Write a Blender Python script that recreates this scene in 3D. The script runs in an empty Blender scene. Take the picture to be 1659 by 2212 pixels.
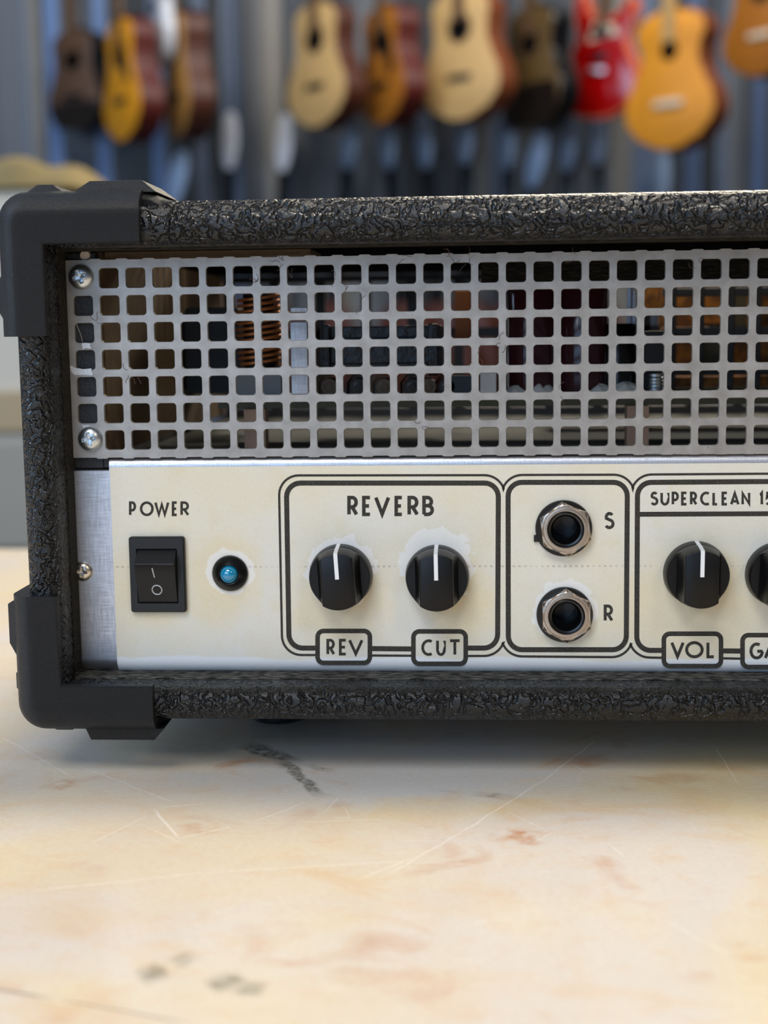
import bpy, bmesh, math, random
from mathutils import Vector, Matrix, noise
random.seed(7)
sc = bpy.context.scene
PI = math.pi
ZT = 138.0      # height of the grille origin above the marble, mm
# ------------------------------------------------------------------ camera (solved from the square lattice of the grille)
F = 3000.0
def _R(rx, ry, rz):
    return Matrix.Rotation(rz, 3, 'Z') @ Matrix.Rotation(rx, 3, 'X') @ Matrix.Rotation(ry, 3, 'Y')
RM = _R(0.1311185, 0.0627613, -0.0128092)
CAMF = Vector((101.603, 21.212, -364.281))            # x right, y down, z away, mm
def tow(v): return Vector((v[0], v[2], -v[1]))
CAM = tow(CAMF) + Vector((0, 0, ZT))
AX, AY, AZ = tow(RM[0]), tow(RM[1]), tow(RM[2])
cam = bpy.data.cameras.new('camera'); camo = bpy.data.objects.new('camera', cam)
sc.collection.objects.link(camo); sc.camera = camo
m = Matrix((AX, -AY, -AZ)).transposed().to_4x4(); m.translation = CAM * .001
camo.matrix_world = m
cam.sensor_fit = 'HORIZONTAL'; cam.sensor_width = 36; cam.lens = 36 * F / 1659
cam.clip_start = .01; cam.clip_end = 60
cam.dof.use_dof = True; cam.dof.focus_distance = .362; cam.dof.aperture_fstop = 14.2
def ray(px, py): return AX * ((px - 829.5) / F) + AY * ((py - 1106) / F) + AZ
def P(px, py, Y=0.0):
    """pixel -> point (mm) on the vertical plane at depth Y"""
    d = ray(px, py); t = (Y - CAM.y) / d.y; return CAM + d * t
def PT(px, py, z=0.0):
    d = ray(px, py); t = (z - CAM.z) / d.z; return CAM + d * t

# ------------------------------------------------------------------ light
w = bpy.data.worlds.new('world'); sc.world = w; w.use_nodes = True
bg = w.node_tree.nodes['Background']; bg.inputs[0].default_value = (.50, .60, .78, 1); bg.inputs[1].default_value = .14
def area(name, loc, target, sx, sy, power, col):
    l = bpy.data.lights.new(name, 'AREA'); l.shape = 'RECTANGLE'; l.size = sx; l.size_y = sy; l.energy = power; l.color = col
    o = bpy.data.objects.new(name, l); sc.collection.objects.link(o); o.location = loc
    o.rotation_euler = (Vector(target) - Vector(loc)).to_track_quat('-Z', 'Y').to_euler(); return o
area('ceiling_lamp', (.25, .2, 1.5), (.12, 0, 0), .45, .3, 17, (1, .91, .79))
area('front_skylight', (-.25, -1.15, 1.45), (.1, 0, .05), .9, .6, 15.5, (.97, .98, 1))
area('rear_window', (.7, 2.0, 1.15), (.15, 0, .12), 1.3, .45, 34, (1, .88, .68))
area('shop_window', (-.75, -2.0, .68), (.05, 0, .12), 1.7, 1.0, 17, (.42, .66, 1))
area('left_window', (-1.9, .1, .9), (0, 0, .1), .8, .8, 9, (.42, .66, 1))
area('front_window', (-.95, -1.75, .92), (.1, 0, .08), .3, .3, 4, (1, .95, .88))
area('side_lamp', (1.1, -1.5, 1.2), (.15, 0, .06), .3, .3, 5, (1, .84, .62))
area('wall_fill', (.5, 3.6, 3.0), (.3, 5.8, 1.0), 5.0, .8, 135, (1, .95, .88))  # unseen fill added to brighten the guitar wall
area('side_windows', (-4.2, 1.2, 1.6), (.2, 5.8, .8), 1.6, 1.6, 75, (.5, .7, 1))
sc.view_settings.view_transform = 'Standard'; sc.view_settings.look = 'None'
sc.view_settings.gamma = 1; sc.view_settings.use_curve_mapping = False
sc.view_settings.exposure = 0.0
sc.cycles.max_bounces = 8

# ------------------------------------------------------------------ materials
def lin(c):
    if isinstance(c, int): c = ((c >> 16) & 255, (c >> 8) & 255, c & 255)
    return tuple(((v / 255 + .055) / 1.055) ** 2.4 if v > 10 else v / 255 / 12.92 for v in c) + (1,)
class NT:
    def __init__(s, name, base=0x808080, rough=.5, metal=0, spec=.5, coat=0):
        s.m = bpy.data.materials.new(name); s.m.use_nodes = True; s.t = s.m.node_tree; s.b = s.t.nodes['Principled BSDF']
        s.set('Base Color', lin(base)); s.set('Roughness', rough); s.set('Metallic', metal); s.set('Specular IOR Level', spec); s.set('Coat Weight', coat)
        s._c = None
    def set(s, k, v):
        if hasattr(v, 'is_output') or isinstance(v, bpy.types.NodeSocket): s.t.links.new(v, s.b.inputs[k])
        else: s.b.inputs[k].default_value = v
    def n(s, typ, inputs=None, **props):
        n = s.t.nodes.new(typ)
        for k, v in props.items(): setattr(n, k, v)
        for k, v in (inputs or {}).items():
            if isinstance(v, bpy.types.NodeSocket): s.t.links.new(v, n.inputs[k])
            else: n.inputs[k].default_value = v
        return n
    def co(s):
        if s._c is None:
            tc = s.n('ShaderNodeTexCoord'); mp = s.n('ShaderNodeMapping', {0: tc.outputs['Object']})
            mp.inputs['Scale'].default_value = (1000,) * 3; s._c = mp.outputs[0]
        return s._c
    def noise(s, scale, detail=4, dist=0, vec=None, rough=.5, stretch=None):
        v = vec or s.co()
        if stretch: v = s.n('ShaderNodeMapping', {0: v, 'Scale': stretch}).outputs[0]
        return s.n('ShaderNodeTexNoise', {'Vector': v, 'Scale': scale, 'Detail': detail, 'Distortion': dist, 'Roughness': rough}).outputs
    def math(s, op, a, b=0.0, c=0.0, clamp=False):
        return s.n('ShaderNodeMath', {0: a, 1: b, 2: c}, operation=op, use_clamp=clamp).outputs[0]
    def rng(s, v, a, b, c=0.0, d=1.0, smooth=False):
        n = s.n('ShaderNodeMapRange', {0: v, 1: a, 2: b, 3: c, 4: d})
        if smooth: n.interpolation_type = 'SMOOTHSTEP'
        return n.outputs[0]
    def mix(s, f, a, b, mode='MIX'):
        n = s.n('ShaderNodeMix', data_type='RGBA', blend_type=mode)
        for i, v in ((0, f), (6, a), (7, b)):
            if isinstance(v, bpy.types.NodeSocket): s.t.links.new(v, n.inputs[i])
            else: n.inputs[i].default_value = lin(v) if (i and not isinstance(v, tuple)) else v
        return n.outputs[2]
    def bump(s, h, dist, strength=1.0):
        prev = getattr(s, '_bp', None); d = {'Height': h, 'Distance': dist, 'Strength': strength}
        if prev: d['Normal'] = prev
        s._bp = s.n('ShaderNodeBump', d).outputs[0]; s.set('Normal', s._bp)
    def xyz(s, vec=None):
        return s.n('ShaderNodeSeparateXYZ', {0: vec or s.co()}).outputs

def simple(name, col, rough=.5, metal=0, bscale=0, bdist=0, var=0, spec=.5, coat=0):
    k = NT(name, col, rough, metal, spec, coat)
    if bscale: k.bump(k.noise(bscale, 3)[0], bdist * .001)
    if var:
        f = k.noise(.6, 5)[0]; r, g, b, _ = lin(col)
        k.set('Base Color', k.mix(f, (r * (1 - var), g * (1 - var), b * (1 - var), 1), (min(1, r * (1 + var)), min(1, g * (1 + var)), min(1, b * (1 + var)), 1)))
    return k.m

# black levant vinyl: curled ridges and creases
k = NT('black_vinyl', 0x08090b, .2, 0, .55)
wv = k.noise(.5, 2)[1]
v2 = k.n('ShaderNodeVectorMath', {0: wv, 1: (.5, .5, .5)}, operation='SUBTRACT').outputs[0]
v2 = k.n('ShaderNodeVectorMath', {0: v2, 'Scale': 2.2}, operation='SCALE').outputs[0]
v3 = k.n('ShaderNodeVectorMath', {0: k.co(), 1: v2}, operation='ADD').outputs[0]
def curls(sc_, off, rep, det=1):
    vv = k.n('ShaderNodeVectorMath', {0: v3, 1: (off, off * 2, off * 3)}, operation='ADD').outputs[0]
    q = k.noise(sc_, det, 0, vec=vv)[0]
    return k.rng(k.math('PINGPONG', k.math('MULTIPLY', q, rep), .5), .0, .30, 0, 1, True)
e2 = k.n('ShaderNodeTexVoronoi', {'Vector': v3, 'Scale': .17}, feature='DISTANCE_TO_EDGE').outputs[0]
sel = k.rng(k.noise(.10, 1)[0], .46, .54)
h = k.mix(sel, (0, 0, 0, 1), (1, 1, 1, 1)); sel = k.n('ShaderNodeSeparateColor', {0: h}).outputs[0]
c1 = curls(.15, 0, 7.0); c2 = curls(.21, 37, 5.5)
h = k.math('ADD', k.math('MULTIPLY', c1, sel), k.math('MULTIPLY', c2, k.math('SUBTRACT', 1.0, sel)))
h = k.math('MULTIPLY', h, k.rng(e2, 0, .07, .2, 1, True))
n1 = k.noise(2.4, 4, .3)[0]; h = k.math('ADD', h, k.math('MULTIPLY', n1, .22))
k.bump(h, .0009, 1.0)
k.set('Roughness', k.rng(n1, .3, .7, .2, .38))
M_VINYL = k.m
k = NT('matte_vinyl', 0x17150f, .75, 0, .3)
fz = k.noise(1.3, 6, 0, stretch=(.25, 1, 1.6))[0]; dz = k.rng(k.xyz()[2], 26.5, 25.5)
k.set('Base Color', k.mix(k.math('MULTIPLY', dz, k.rng(fz, .42, .68)), k.mix(k.rng(fz, .45, .72), 0x15130f, 0x3b352b), 0x6a6862))
k.bump(k.noise(1.2, 6, 0, stretch=(.3, 1, 1.5))[0], .0008); M_VINYL_IN = k.m
k = NT('protector_plastic', 0x101216, .32, 0, .42)
k.bump(k.noise(3.2, 4, 0, rough=.7)[0], .0005, .9); k.set('Roughness', k.rng(k.noise(5, 2)[0], .35, .7, .26, .42)); M_PROT = k.m
# perforated steel
k = NT('grille_steel', 0x9a9a9f, .42, .55)
g = k.noise(.25, 6)[0]; g2 = k.noise(1.1, 3, 0)[0]
c = k.mix(k.rng(g, .3, .7), 0x93908c, 0xaaa7a5)
c = k.mix(k.rng(g2, .70, .78), c, 0x5c5754)
k.set('Base Color', c); k.set('Roughness', k.rng(k.noise(3, 4)[0], .3, .7, .38, .52)); k.bump(k.noise(5, 3)[0], .00004, .6); M_GRILLE = k.m
k = NT('brushed_aluminium', 0x9a9ca2, .3, 1)
s1 = k.noise(2.6, 6, 0, stretch=(1, 1, .08))[0]; s2 = k.noise(2.6, 6, 0, stretch=(.08, 1, 1.2))[0]
s = k.math('ADD', s1, s2)
k.set('Base Color', k.mix(k.rng(s, .75, 1.25), 0xb2b4bb, 0xd0d2d9)); k.set('Roughness', k.rng(s, .8, 1.2, .5, .36)); k.bump(s, .00003, .5); M_ALU = k.m
M_CHROME = simple('zinc_screw', 0xd0d8de, .33, 1, 2.0, .03, .12)
M_NICKEL = simple('nickel', 0xd6cfc3, .3, 1, 1.5, .02, .15)
M_NICKELW = simple('worn_nickel', 0xb0a498, .34, 1, 1.5, .02, .2)
M_KNOB = simple('knob_plastic', 0x0c0c0e, .36, 0, 8, .02, 0, .28)
M_BLK = simple('black_plastic', 0x17181a, .42, 0, 5, .03, 0, .4)
M_BLKG = simple('glossy_black_plastic', 0x0b0b0c, .26, 0)
M_WHITE = simple('white_paint', 0xe6e8ea, .45)
M_WHITEP = simple('white_mark', 0xb9bbbd, .5)
M_DARK = simple('dark_void', 0x020202, .8, spec=.1)
k = NT('teal_lens', 0x0b86b0, .06, 0, .6, 1); k.set('Subsurface Weight', .3); k.set('Subsurface Radius', (.2, .6, 1)); k.set('Subsurface Scale', .0015); M_LENS = k.m
k = NT('printed_ink', 0x35332f, .75, 0, .2)
k.set('Base Color', k.mix(k.rng(k.noise(7, 2)[0], .52, .72), 0x2f2d2a, 0x6b675d)); M_INK = k.m
M_PLY = simple('raw_plywood', 0x776045, .7, 0, 1, .1, .3)
M_COPPER = simple('copper_wire', 0xd98a52, .35, .6)
M_CAP = simple('capacitor_sleeve', 0x3c1a20, .12, 0)
M_GLUE = simple('silicone_glue', 0xc9cccb, .35, 0, .7, .5)
k = NT('circuit_board_orange', 0xa8641c, .5, 0); k.set('Base Color', k.mix(k.rng(k.noise(.25, 3)[0], .4, .6), 0xb87422, 0x7a4c22)); M_PCB = k.m
M_GREYM = simple('grey_sheet', 0x5e5f62, .45, .5, 0, 0, .1)
k = NT('light_striped_sheet', 0x5a5b5b, .75, 0, .2)
x, y, z = k.xyz(); wv = k.math('PINGPONG', y, 1.6); k.set('Base Color', k.mix(k.rng(wv, .5, .8), 0x1c1d1e, 0x74756f)); M_STRIPE = k.m  # stripes of light across the deck, painted into its colour

# aged paper face of the panel
def mm(v): return (v.x, v.y, v.z)
k = NT('aged_paper', 0xdcd8c8, .55, 0, .35)
a = k.noise(.035, 5, .5)[0]; b_ = k.noise(.11, 6, .4)[0]; cgr = k.noise(4, 3)[0]
col = k.mix(k.rng(a, .35, .65), 0xdedcd3, 0xdfd8c2)
col = k.mix(k.math('MULTIPLY', k.rng(b_, .55, .75), .35), col, 0xd6c79c)
x, y, z = k.xyz()
def halo(k, px, py, r, wob):
    p = P(px, py, 0); 
    d = k.n('ShaderNodeVectorMath', {0: k.n('ShaderNodeCombineXYZ', {0: x, 2: z}).outputs[0], 1: (p.x, 0, p.z)}, operation='DISTANCE').outputs[1]
    d = k.math('ADD', d, k.math('MULTIPLY', k.math('SUBTRACT', k.noise(.22, 3)[0], .5), wob))
    return k.rng(d, r - .25, r + .35, 1, 0, True)
hm = None
for (px, py, r, wob) in ((496, 1236, 6.3, 5), (738, 1235, 9.3, 9), (946, 1222, 10.0, 9), (1222, 1320, 8.4, 7)):
    hh = halo(k, px, py, r, wob); hm = hh if hm is None else k.math('MAXIMUM', hm, hh)
# around the halo the varnish is more yellow
ys = None
for (px, py, r) in ((480, 1250, 16), (330, 1260, 15), (735, 1300, 18), (1000, 1300, 14), (1500, 1330, 26)):
    p = P(px, py, 0)
    d = k.n('ShaderNodeVectorMath', {0: k.n('ShaderNodeCombineXYZ', {0: x, 2: z}).outputs[0], 1: (p.x, 0, p.z)}, operation='DISTANCE').outputs[1]
    hh = k.rng(k.math('ADD', d, k.math('MULTIPLY', k.math('SUBTRACT', b_, .5), 16)), r * .35, r, 1, 0, True)
    ys = hh if ys is None else k.math('MAXIMUM', ys, hh)
col = k.mix(k.math('MULTIPLY', ys, .5), col, 0xdfcb98)
col = k.mix(k.math('MULTIPLY', hm, .75), col, 0xe9e9e8)
zl = P(900, 1224, 0).z
line = k.rng(k.math('ABSOLUTE', k.math('SUBTRACT', z, zl)), .12, .38, 1, 0)
dots = k.rng(k.math('PINGPONG', k.math('ADD', x, k.math('MULTIPLY', cgr, .5)), .75), .3, .5, 0, 1)
pm = k.math('MULTIPLY', k.math('MULTIPLY', line, dots), k.rng(k.noise(.06, 2)[0], .42, .52))
col = k.mix(k.math('MULTIPLY', pm, .5), col, 0x9c9484)
col = k.mix(k.rng(cgr, .25, .75), k.mix(.06, col, 0x000000), k.mix(.10, col, 0xffffff))
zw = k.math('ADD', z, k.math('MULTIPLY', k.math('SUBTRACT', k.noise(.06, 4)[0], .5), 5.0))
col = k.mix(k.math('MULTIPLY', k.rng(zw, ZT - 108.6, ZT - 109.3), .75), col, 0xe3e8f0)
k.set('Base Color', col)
k.bump(k.math('ADD', k.math('ADD', k.math('MULTIPLY', cgr, .3), k.math('MULTIPLY', k.noise(1.2, 4)[0], .5)), k.math('MULTIPLY', pm, -1.2)), .00008, .8)
k.set('Roughness', .42); M_PAPER = k.m

# marble
k = NT('marble', 0xe0c6a0, .22, 0, .45)
st = k.n('ShaderNodeMapping', {0: k.co(), 'Scale': (.75, 1.0, 1)}).outputs[0]
m1 = k.noise(.012, 6, 1.2, vec=st)[0]; m2 = k.noise(.03, 7, 1.5, vec=st)[0]; m3 = k.noise(.055, 7, .8, vec=st)[0]; m4 = k.noise(.008, 3, .4, vec=st)[0]
col = k.mix(k.rng(m1, .35, .65), 0xdbd1c6, 0xe5d0a4)
col = k.mix(k.math('MULTIPLY', k.rng(m2, .54, .74), .5), col, 0xdfae6c)
col = k.mix(k.math('MULTIPLY', k.rng(m3, .60, .74), .6), col, 0xc98f66)
col = k.mix(k.math('MULTIPLY', k.rng(m4, .48, .64), .5), col, 0xd3c4b4)
def seg(k, a, b, wd, wob=0.0, fade=4.0, wn=None):
    a = Vector((a.x, a.y)); b = Vector((b.x, b.y)); L = (b - a).length; ang = math.atan2(b.y - a.y, b.x - a.x)
    v = k.co()
    if wob:
        o = k.n('ShaderNodeVectorMath', {0: wn, 1: (.5, .5, .5)}, operation='SUBTRACT').outputs[0]
        o = k.n('ShaderNodeVectorMath', {0: o, 'Scale': wob}, operation='SCALE').outputs[0]
        v = k.n('ShaderNodeVectorMath', {0: v, 1: o}, operation='ADD').outputs[0]
    mp = k.n('ShaderNodeMapping', {0: v, 'Location': (a.x, a.y, 0), 'Rotation': (0, 0, ang)}, vector_type='TEXTURE').outputs[0]
    sx, sy, _ = k.xyz(mp)
    q = k.rng(k.math('ABSOLUTE', sy), wd * .4, wd, 1, 0, True)
    e = k.math('MULTIPLY', k.rng(sx, 0, fade), k.rng(sx, L - fade, L, 1, 0))
    return k.math('MULTIPLY', q, e)
wn = k.noise(.09, 5)[1]
def many(lst, wob=0., fade=4.):
    r = None
    for (x0, y0, x1, y1, wd) in lst:
        q = seg(k, PT(x0, y0), PT(x1, y1), wd, wob, fade, wn); r = q if r is None else k.math('MAXIMUM', r, q)
    return r
m5 = k.noise(.16, 6, .6, vec=st)[0]; m6 = k.noise(.9, 5, 0, vec=st)[0]
col = k.mix(k.math('MULTIPLY', k.rng(m5, .52, .72), .28), col, 0xdcb080)
pz_ = PT(850, 1668)
d = k.n('ShaderNodeVectorMath', {0: k.n('ShaderNodeMapping', {0: k.co(), 'Location': (pz_.x, pz_.y, 0), 'Scale': (2.0, 1, 1)}, vector_type='TEXTURE').outputs[0]}, operation='LENGTH').outputs[1]
col = k.mix(k.rng(k.math('ADD', d, k.math('MULTIPLY', k.math('SUBTRACT', m3, .5), 50)), 12, 34, .8, 0, True), col, 0xd3d2d0)
col = k.mix(k.rng(m6, .3, .7), k.mix(.05, col, 0x6a5040), k.mix(.08, col, 0xffffff))
orn = many([(90, 1708, 170, 1680, 4.5), (380, 1792, 470, 1782, 5.), (820, 2035, 780, 2040, 3.5), (1140, 2005, 1190, 2005, 5), (700, 1735, 760, 1742, 3.5), (1060, 1800, 1180, 1815, 6)], 9, 6)
col = k.mix(k.math('MULTIPLY', k.math('MULTIPLY', orn, k.rng(k.noise(.22, 5, .5)[0], .38, .62)), .75), col, 0xbf7c44)
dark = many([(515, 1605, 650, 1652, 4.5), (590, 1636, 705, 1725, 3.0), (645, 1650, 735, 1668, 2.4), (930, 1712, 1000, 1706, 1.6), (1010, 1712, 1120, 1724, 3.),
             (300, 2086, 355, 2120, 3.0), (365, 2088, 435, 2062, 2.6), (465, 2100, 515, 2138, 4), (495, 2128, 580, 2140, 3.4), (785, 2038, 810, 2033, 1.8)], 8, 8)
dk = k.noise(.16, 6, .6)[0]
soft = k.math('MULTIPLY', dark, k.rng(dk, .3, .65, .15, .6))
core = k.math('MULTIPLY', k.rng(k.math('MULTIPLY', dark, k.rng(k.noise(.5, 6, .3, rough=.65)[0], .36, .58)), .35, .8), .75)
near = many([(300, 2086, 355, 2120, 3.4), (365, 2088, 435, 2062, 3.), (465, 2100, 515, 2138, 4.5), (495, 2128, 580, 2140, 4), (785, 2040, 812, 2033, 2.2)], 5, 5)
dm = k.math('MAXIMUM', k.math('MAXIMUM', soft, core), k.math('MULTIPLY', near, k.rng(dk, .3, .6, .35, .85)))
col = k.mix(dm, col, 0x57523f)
edge = many([(-60, 2128, 120, 2158, .5), (120, 2158, 420, 2212, .35)], 1.0, 5)
col = k.mix(k.math('MULTIPLY', edge, .55), col, 0x5c4a3c)
scr = many([(1285, 1600, 1170, 1690, .26), (1190, 1676, 985, 1805, .30), (1000, 1795, 830, 1895, .28), (60, 1925, 440, 1885, .22), (430, 1886, 900, 1858, .2), (850, 1862, 1050, 1868, .18),
            (330, 1745, 390, 1815, .5), (380, 1812, 500, 1785, .24), (0, 1590, 160, 1680, .3), (160, 1650, 380, 1735, .22), (200, 1820, 320, 1762, .15), (300, 1780, 400, 1825, .14), (545, 1775, 670, 1730, .15),
            (760, 1905, 900, 1850, .22), (1545, 1615, 1600, 1700, .22), (1090, 1750, 1180, 1795, .14), (330, 1745, 460, 1735, .16), (650, 1775, 830, 1770, .13), (1010, 2000, 1060, 1985, .22),
            (1440, 1990, 1580, 2065, .18), (1310, 1820, 1360, 1860, .14), (1230, 1647, 1270, 1672, .16), (700, 1760, 730, 1720, .13), (740, 1740, 760, 1770, .13), (1130, 1830, 1200, 1795, .12)], 1.6, 5)
scm = k.math('MULTIPLY', scr, k.rng(k.noise(1.4, 5, 0, rough=.7)[0], .40, .60, .08, .75))
# random fine scuffs
for rot, sd in ((.5, 3.), (-.6, 11.), (1.9, 31.), (.15, 57.)):
    mp = k.n('ShaderNodeMapping', {0: k.co(), 'Rotation': (0, 0, rot), 'Location': (sd, sd, sd), 'Scale': (.04, 1.6, 1)}).outputs[0]
    q = k.rng(k.noise(1.0, 3, .1, vec=mp)[0], .70, .76)
    q = k.math('MULTIPLY', q, k.rng(k.noise(.05, 2, vec=k.n('ShaderNodeMapping', {0: k.co(), 'Location': (sd * 9, 0, 0)}).outputs[0])[0], .5, .62)); scm = k.math('MAXIMUM', scm, k.math('MULTIPLY', q, .6))
col = k.mix(k.math('MULTIPLY', scm, .75), col, 0xfbf8f2)
k.set('Base Color', col); k.set('Roughness', k.math('ADD', .24, k.math('MULTIPLY', scm, .4)))
k.bump(k.noise(.5, 5)[0], .00006, .5); k.set('Subsurface Weight', .05); k.set('Subsurface Scale', .004); M_MARBLE = k.m

# ------------------------------------------------------------------ mesh helpers (all in millimetres)
class MB:
    def __init__(s): s.v = []; s.f = []
    def add(s, v, f):
        o = len(s.v); s.v += [tuple(p) for p in v]; s.f += [tuple(i + o for i in q) for q in f]; return s
    def box(s, x0, x1, y0, y1, z0, z1):
        return s.add([(x0, y0, z0), (x1, y0, z0), (x1, y1, z0), (x0, y1, z0), (x0, y0, z1), (x1, y0, z1), (x1, y1, z1), (x0, y1, z1)],
                     [(0, 3, 2, 1), (4, 5, 6, 7), (0, 1, 5, 4), (1, 2, 6, 5), (2, 3, 7, 6), (3, 0, 4, 7)])
    def rings(s, rings, closed=True, cap0=True, cap1=True):
        n = len(rings[0]); v = [p for r in rings for p in r]; f = []
        for i in range(len(rings) - 1):
            for j in range(n if closed else n - 1):
                k2 = (j + 1) % n; f.append((i * n + j, i * n + k2, (i + 1) * n + k2, (i + 1) * n + j))
        if closed and cap0: f.append(tuple(range(n))[::-1])
        if closed and cap1: f.append(tuple(range((len(rings) - 1) * n, len(rings) * n)))
        return s.add(v, f)
    def lathe(s, prof, c, axis='y', n=48, cap0=False, cap1=False):
        """prof: (radius, offset along axis)"""
        R_ = []
        for r, h in prof:
            ring = []
            for i in range(n):
                a = 2 * PI * i / n; u, w_ = r * math.cos(a), r * math.sin(a)
                ring.append((c[0] + u, c[1] + h, c[2] + w_) if axis == 'y' else (c[0] + u, c[1] + w_, c[2] + h) if axis == 'z' else (c[0] + h, c[1] + u, c[2] + w_))
            R_.append(ring)
        return s.rings(R_, True, cap0, cap1)
    def tube(s, pts, r, n=8, caps=True):
        pts = [Vector(p) for p in pts]; R_ = []; up = Vector((.13, .37, .92)).normalized()
        for i, p in enumerate(pts):
            t = (pts[min(i + 1, len(pts) - 1)] - pts[max(i - 1, 0)]).normalized()
            a = t.cross(up)
            if a.length < .05: a = t.cross(Vector((1, 0, 0)))
            a.normalize(); b = t.cross(a); up = b if False else up
            rr = r[i] if isinstance(r, (list, tuple)) else r
            R_.append([p + (a * math.cos(2 * PI * j / n) + b * math.sin(2 * PI * j / n)) * rr for j in range(n)])
        return s.rings(R_, True, caps, caps)
    def prism(s, poly, y0, y1, inset=0.0, bev=0.0):
        """poly: (x,z) outline; extruded y0 (front) to y1; front edge bevelled by insetting"""
        R_ = []
        if bev:
            R_.append([(p[0], y0, p[1]) for p in offset(poly, -bev)]); R_.append([(p[0], y0 + bev * .3, p[1]) for p in offset(poly, -bev * .3)]); R_.append([(p[0], y0 + bev, p[1]) for p in poly])
        else: R_.append([(p[0], y0, p[1]) for p in poly])
        R_.append([(p[0], y1, p[1]) for p in poly])
        return s.rings(R_)
    def build(s, name, mat, parent=None, smooth=0, loc=None, bevel=0, sub=0):
        me = bpy.data.meshes.new(name); L = Vector(loc) if loc is not None else Vector((0, 0, 0))
        base = L
        me.from_pydata([tuple((Vector(p) - base) * .001) for p in s.v], [], s.f)
        bm = bmesh.new(); bm.from_mesh(me); bmesh.ops.recalc_face_normals(bm, faces=bm.faces)
        bm.to_mesh(me); bm.free()
        o = bpy.data.objects.new(name, me); sc.collection.objects.link(o); me.materials.append(mat)
        if parent: o.parent = parent
        pl = getattr(parent, '_', None)
        if parent is not None and parent.type == 'EMPTY' or parent is not None: o.location = (L - wloc(parent) * 1000) * .001
        else: o.location = L * .001
        if bevel:
            bv = o.modifiers.new('bevel', 'BEVEL'); bv.width = bevel * .001; bv.segments = 3; bv.limit_method = 'ANGLE'; bv.angle_limit = .6; bv.harden_normals = False
        if sub: q = o.modifiers.new('sub', 'SUBSURF'); q.levels = q.render_levels = sub
        if smooth:
            for p in me.polygons: p.use_smooth = True
            if smooth < 180: me.set_sharp_from_angle(angle=math.radians(smooth))
        return o
def wloc(o):
    v = Vector((0, 0, 0))
    while o is not None: v += o.location; o = o.parent
    return v
def offset(poly, d):
    n = len(poly); out = []
    ar = sum(poly[i][0] * poly[(i + 1) % n][1] - poly[(i + 1) % n][0] * poly[i][1] for i in range(n))
    sg = 1 if ar > 0 else -1
    for i in range(n):
        a, b, c = Vector(poly[i - 1]), Vector(poly[i]), Vector(poly[(i + 1) % n])
        t1 = (b - a).normalized() if (b - a).length > 1e-9 else Vector((1, 0)); t2 = (c - b).normalized() if (c - b).length > 1e-9 else t1
        n1 = Vector((t1.y, -t1.x)) * sg; n2 = Vector((t2.y, -t2.x)) * sg; nn = n1 + n2
        if nn.length < 1e-6: nn = n1
        nn.normalize(); out.append(tuple(b + nn * d / max(.4, nn.dot(n1))))
    return out
def rrect(x0, x1, z0, z1, r, seg_=5):
    p = []
    for cx, cz, a0 in ((x1 - r, z1 - r, 0), (x0 + r, z1 - r, 90), (x0 + r, z0 + r, 180), (x1 - r, z0 + r, 270)):
        for i in range(seg_ + 1):
            a = math.radians(a0 + 90 * i / seg_); p.append((cx + r * math.cos(a), cz + r * math.sin(a)))
    return p
def tag(o, label=None, cat=None, group=None, kind=None):
    for k_, v_ in (('label', label), ('category', cat), ('group', group), ('kind', kind)):
        if v_: o[k_] = v_
    return o
def empty(name, loc=(0, 0, 0), parent=None, label=None, cat=None, group=None):
    o = bpy.data.objects.new(name, None); sc.collection.objects.link(o); o.empty_display_size = .01
    o.location = Vector(loc) * .001 - (wloc(parent) if parent else Vector((0, 0, 0)))
    if parent: o.parent = parent
    return tag(o, label, cat, group)
def copy_tree(o, parent=None):
    c = o.copy(); sc.collection.objects.link(c); c.parent = parent
    for ch in list(o.children): copy_tree(ch, c)
    return c
def struct(o): o['kind'] = 'structure'; return o

# ------------------------------------------------------------------ room
FLOOR = -900
k = NT('shop_floor', 0x5a5650, .6); M_FLOOR = k.m
mb = MB(); mb.box(-4500, 5500, -2500, 6100, FLOOR - 60, FLOOR); struct(mb.build('floor', M_FLOOR))
k = NT('slat_wall', 0x4a5058, .5, 0, .5)
x, y, z = k.xyz()
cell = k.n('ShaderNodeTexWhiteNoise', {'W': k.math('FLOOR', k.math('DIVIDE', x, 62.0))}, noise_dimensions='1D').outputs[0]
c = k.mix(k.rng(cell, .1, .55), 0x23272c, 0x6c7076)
c = k.mix(k.math('MULTIPLY', k.rng(cell, .74, .78), .6), c, 0x5b7294)  # some slats tinted blue for the same window reflection
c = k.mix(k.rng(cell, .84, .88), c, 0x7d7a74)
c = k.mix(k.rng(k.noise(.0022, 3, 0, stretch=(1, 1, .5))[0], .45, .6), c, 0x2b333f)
for px, hw, cc in ((112, 34, 0x6f8fc4), (216, 30, 0x6d8dc2), (335, 26, 0x5d7db0), (20, 60, 0x66696e), (590, 40, 0x8d8a84), (505, 36, 0x44546e), (1345, 40, 0x8a8883), (1400, 30, 0x5f7290), (1500, 34, 0x4c648e), (1590, 34, 0x6a7078), (1645, 30, 0x4c648e)):  # blue columns: reflected window light painted into the wall colour
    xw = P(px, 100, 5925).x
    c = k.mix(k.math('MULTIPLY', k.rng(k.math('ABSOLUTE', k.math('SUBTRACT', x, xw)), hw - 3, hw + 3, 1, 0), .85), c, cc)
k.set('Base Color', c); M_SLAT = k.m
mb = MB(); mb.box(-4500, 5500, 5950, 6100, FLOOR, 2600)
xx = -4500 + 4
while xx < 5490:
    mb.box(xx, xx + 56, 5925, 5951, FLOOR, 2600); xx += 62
struct(mb.build('wall_back', M_SLAT))

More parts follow.
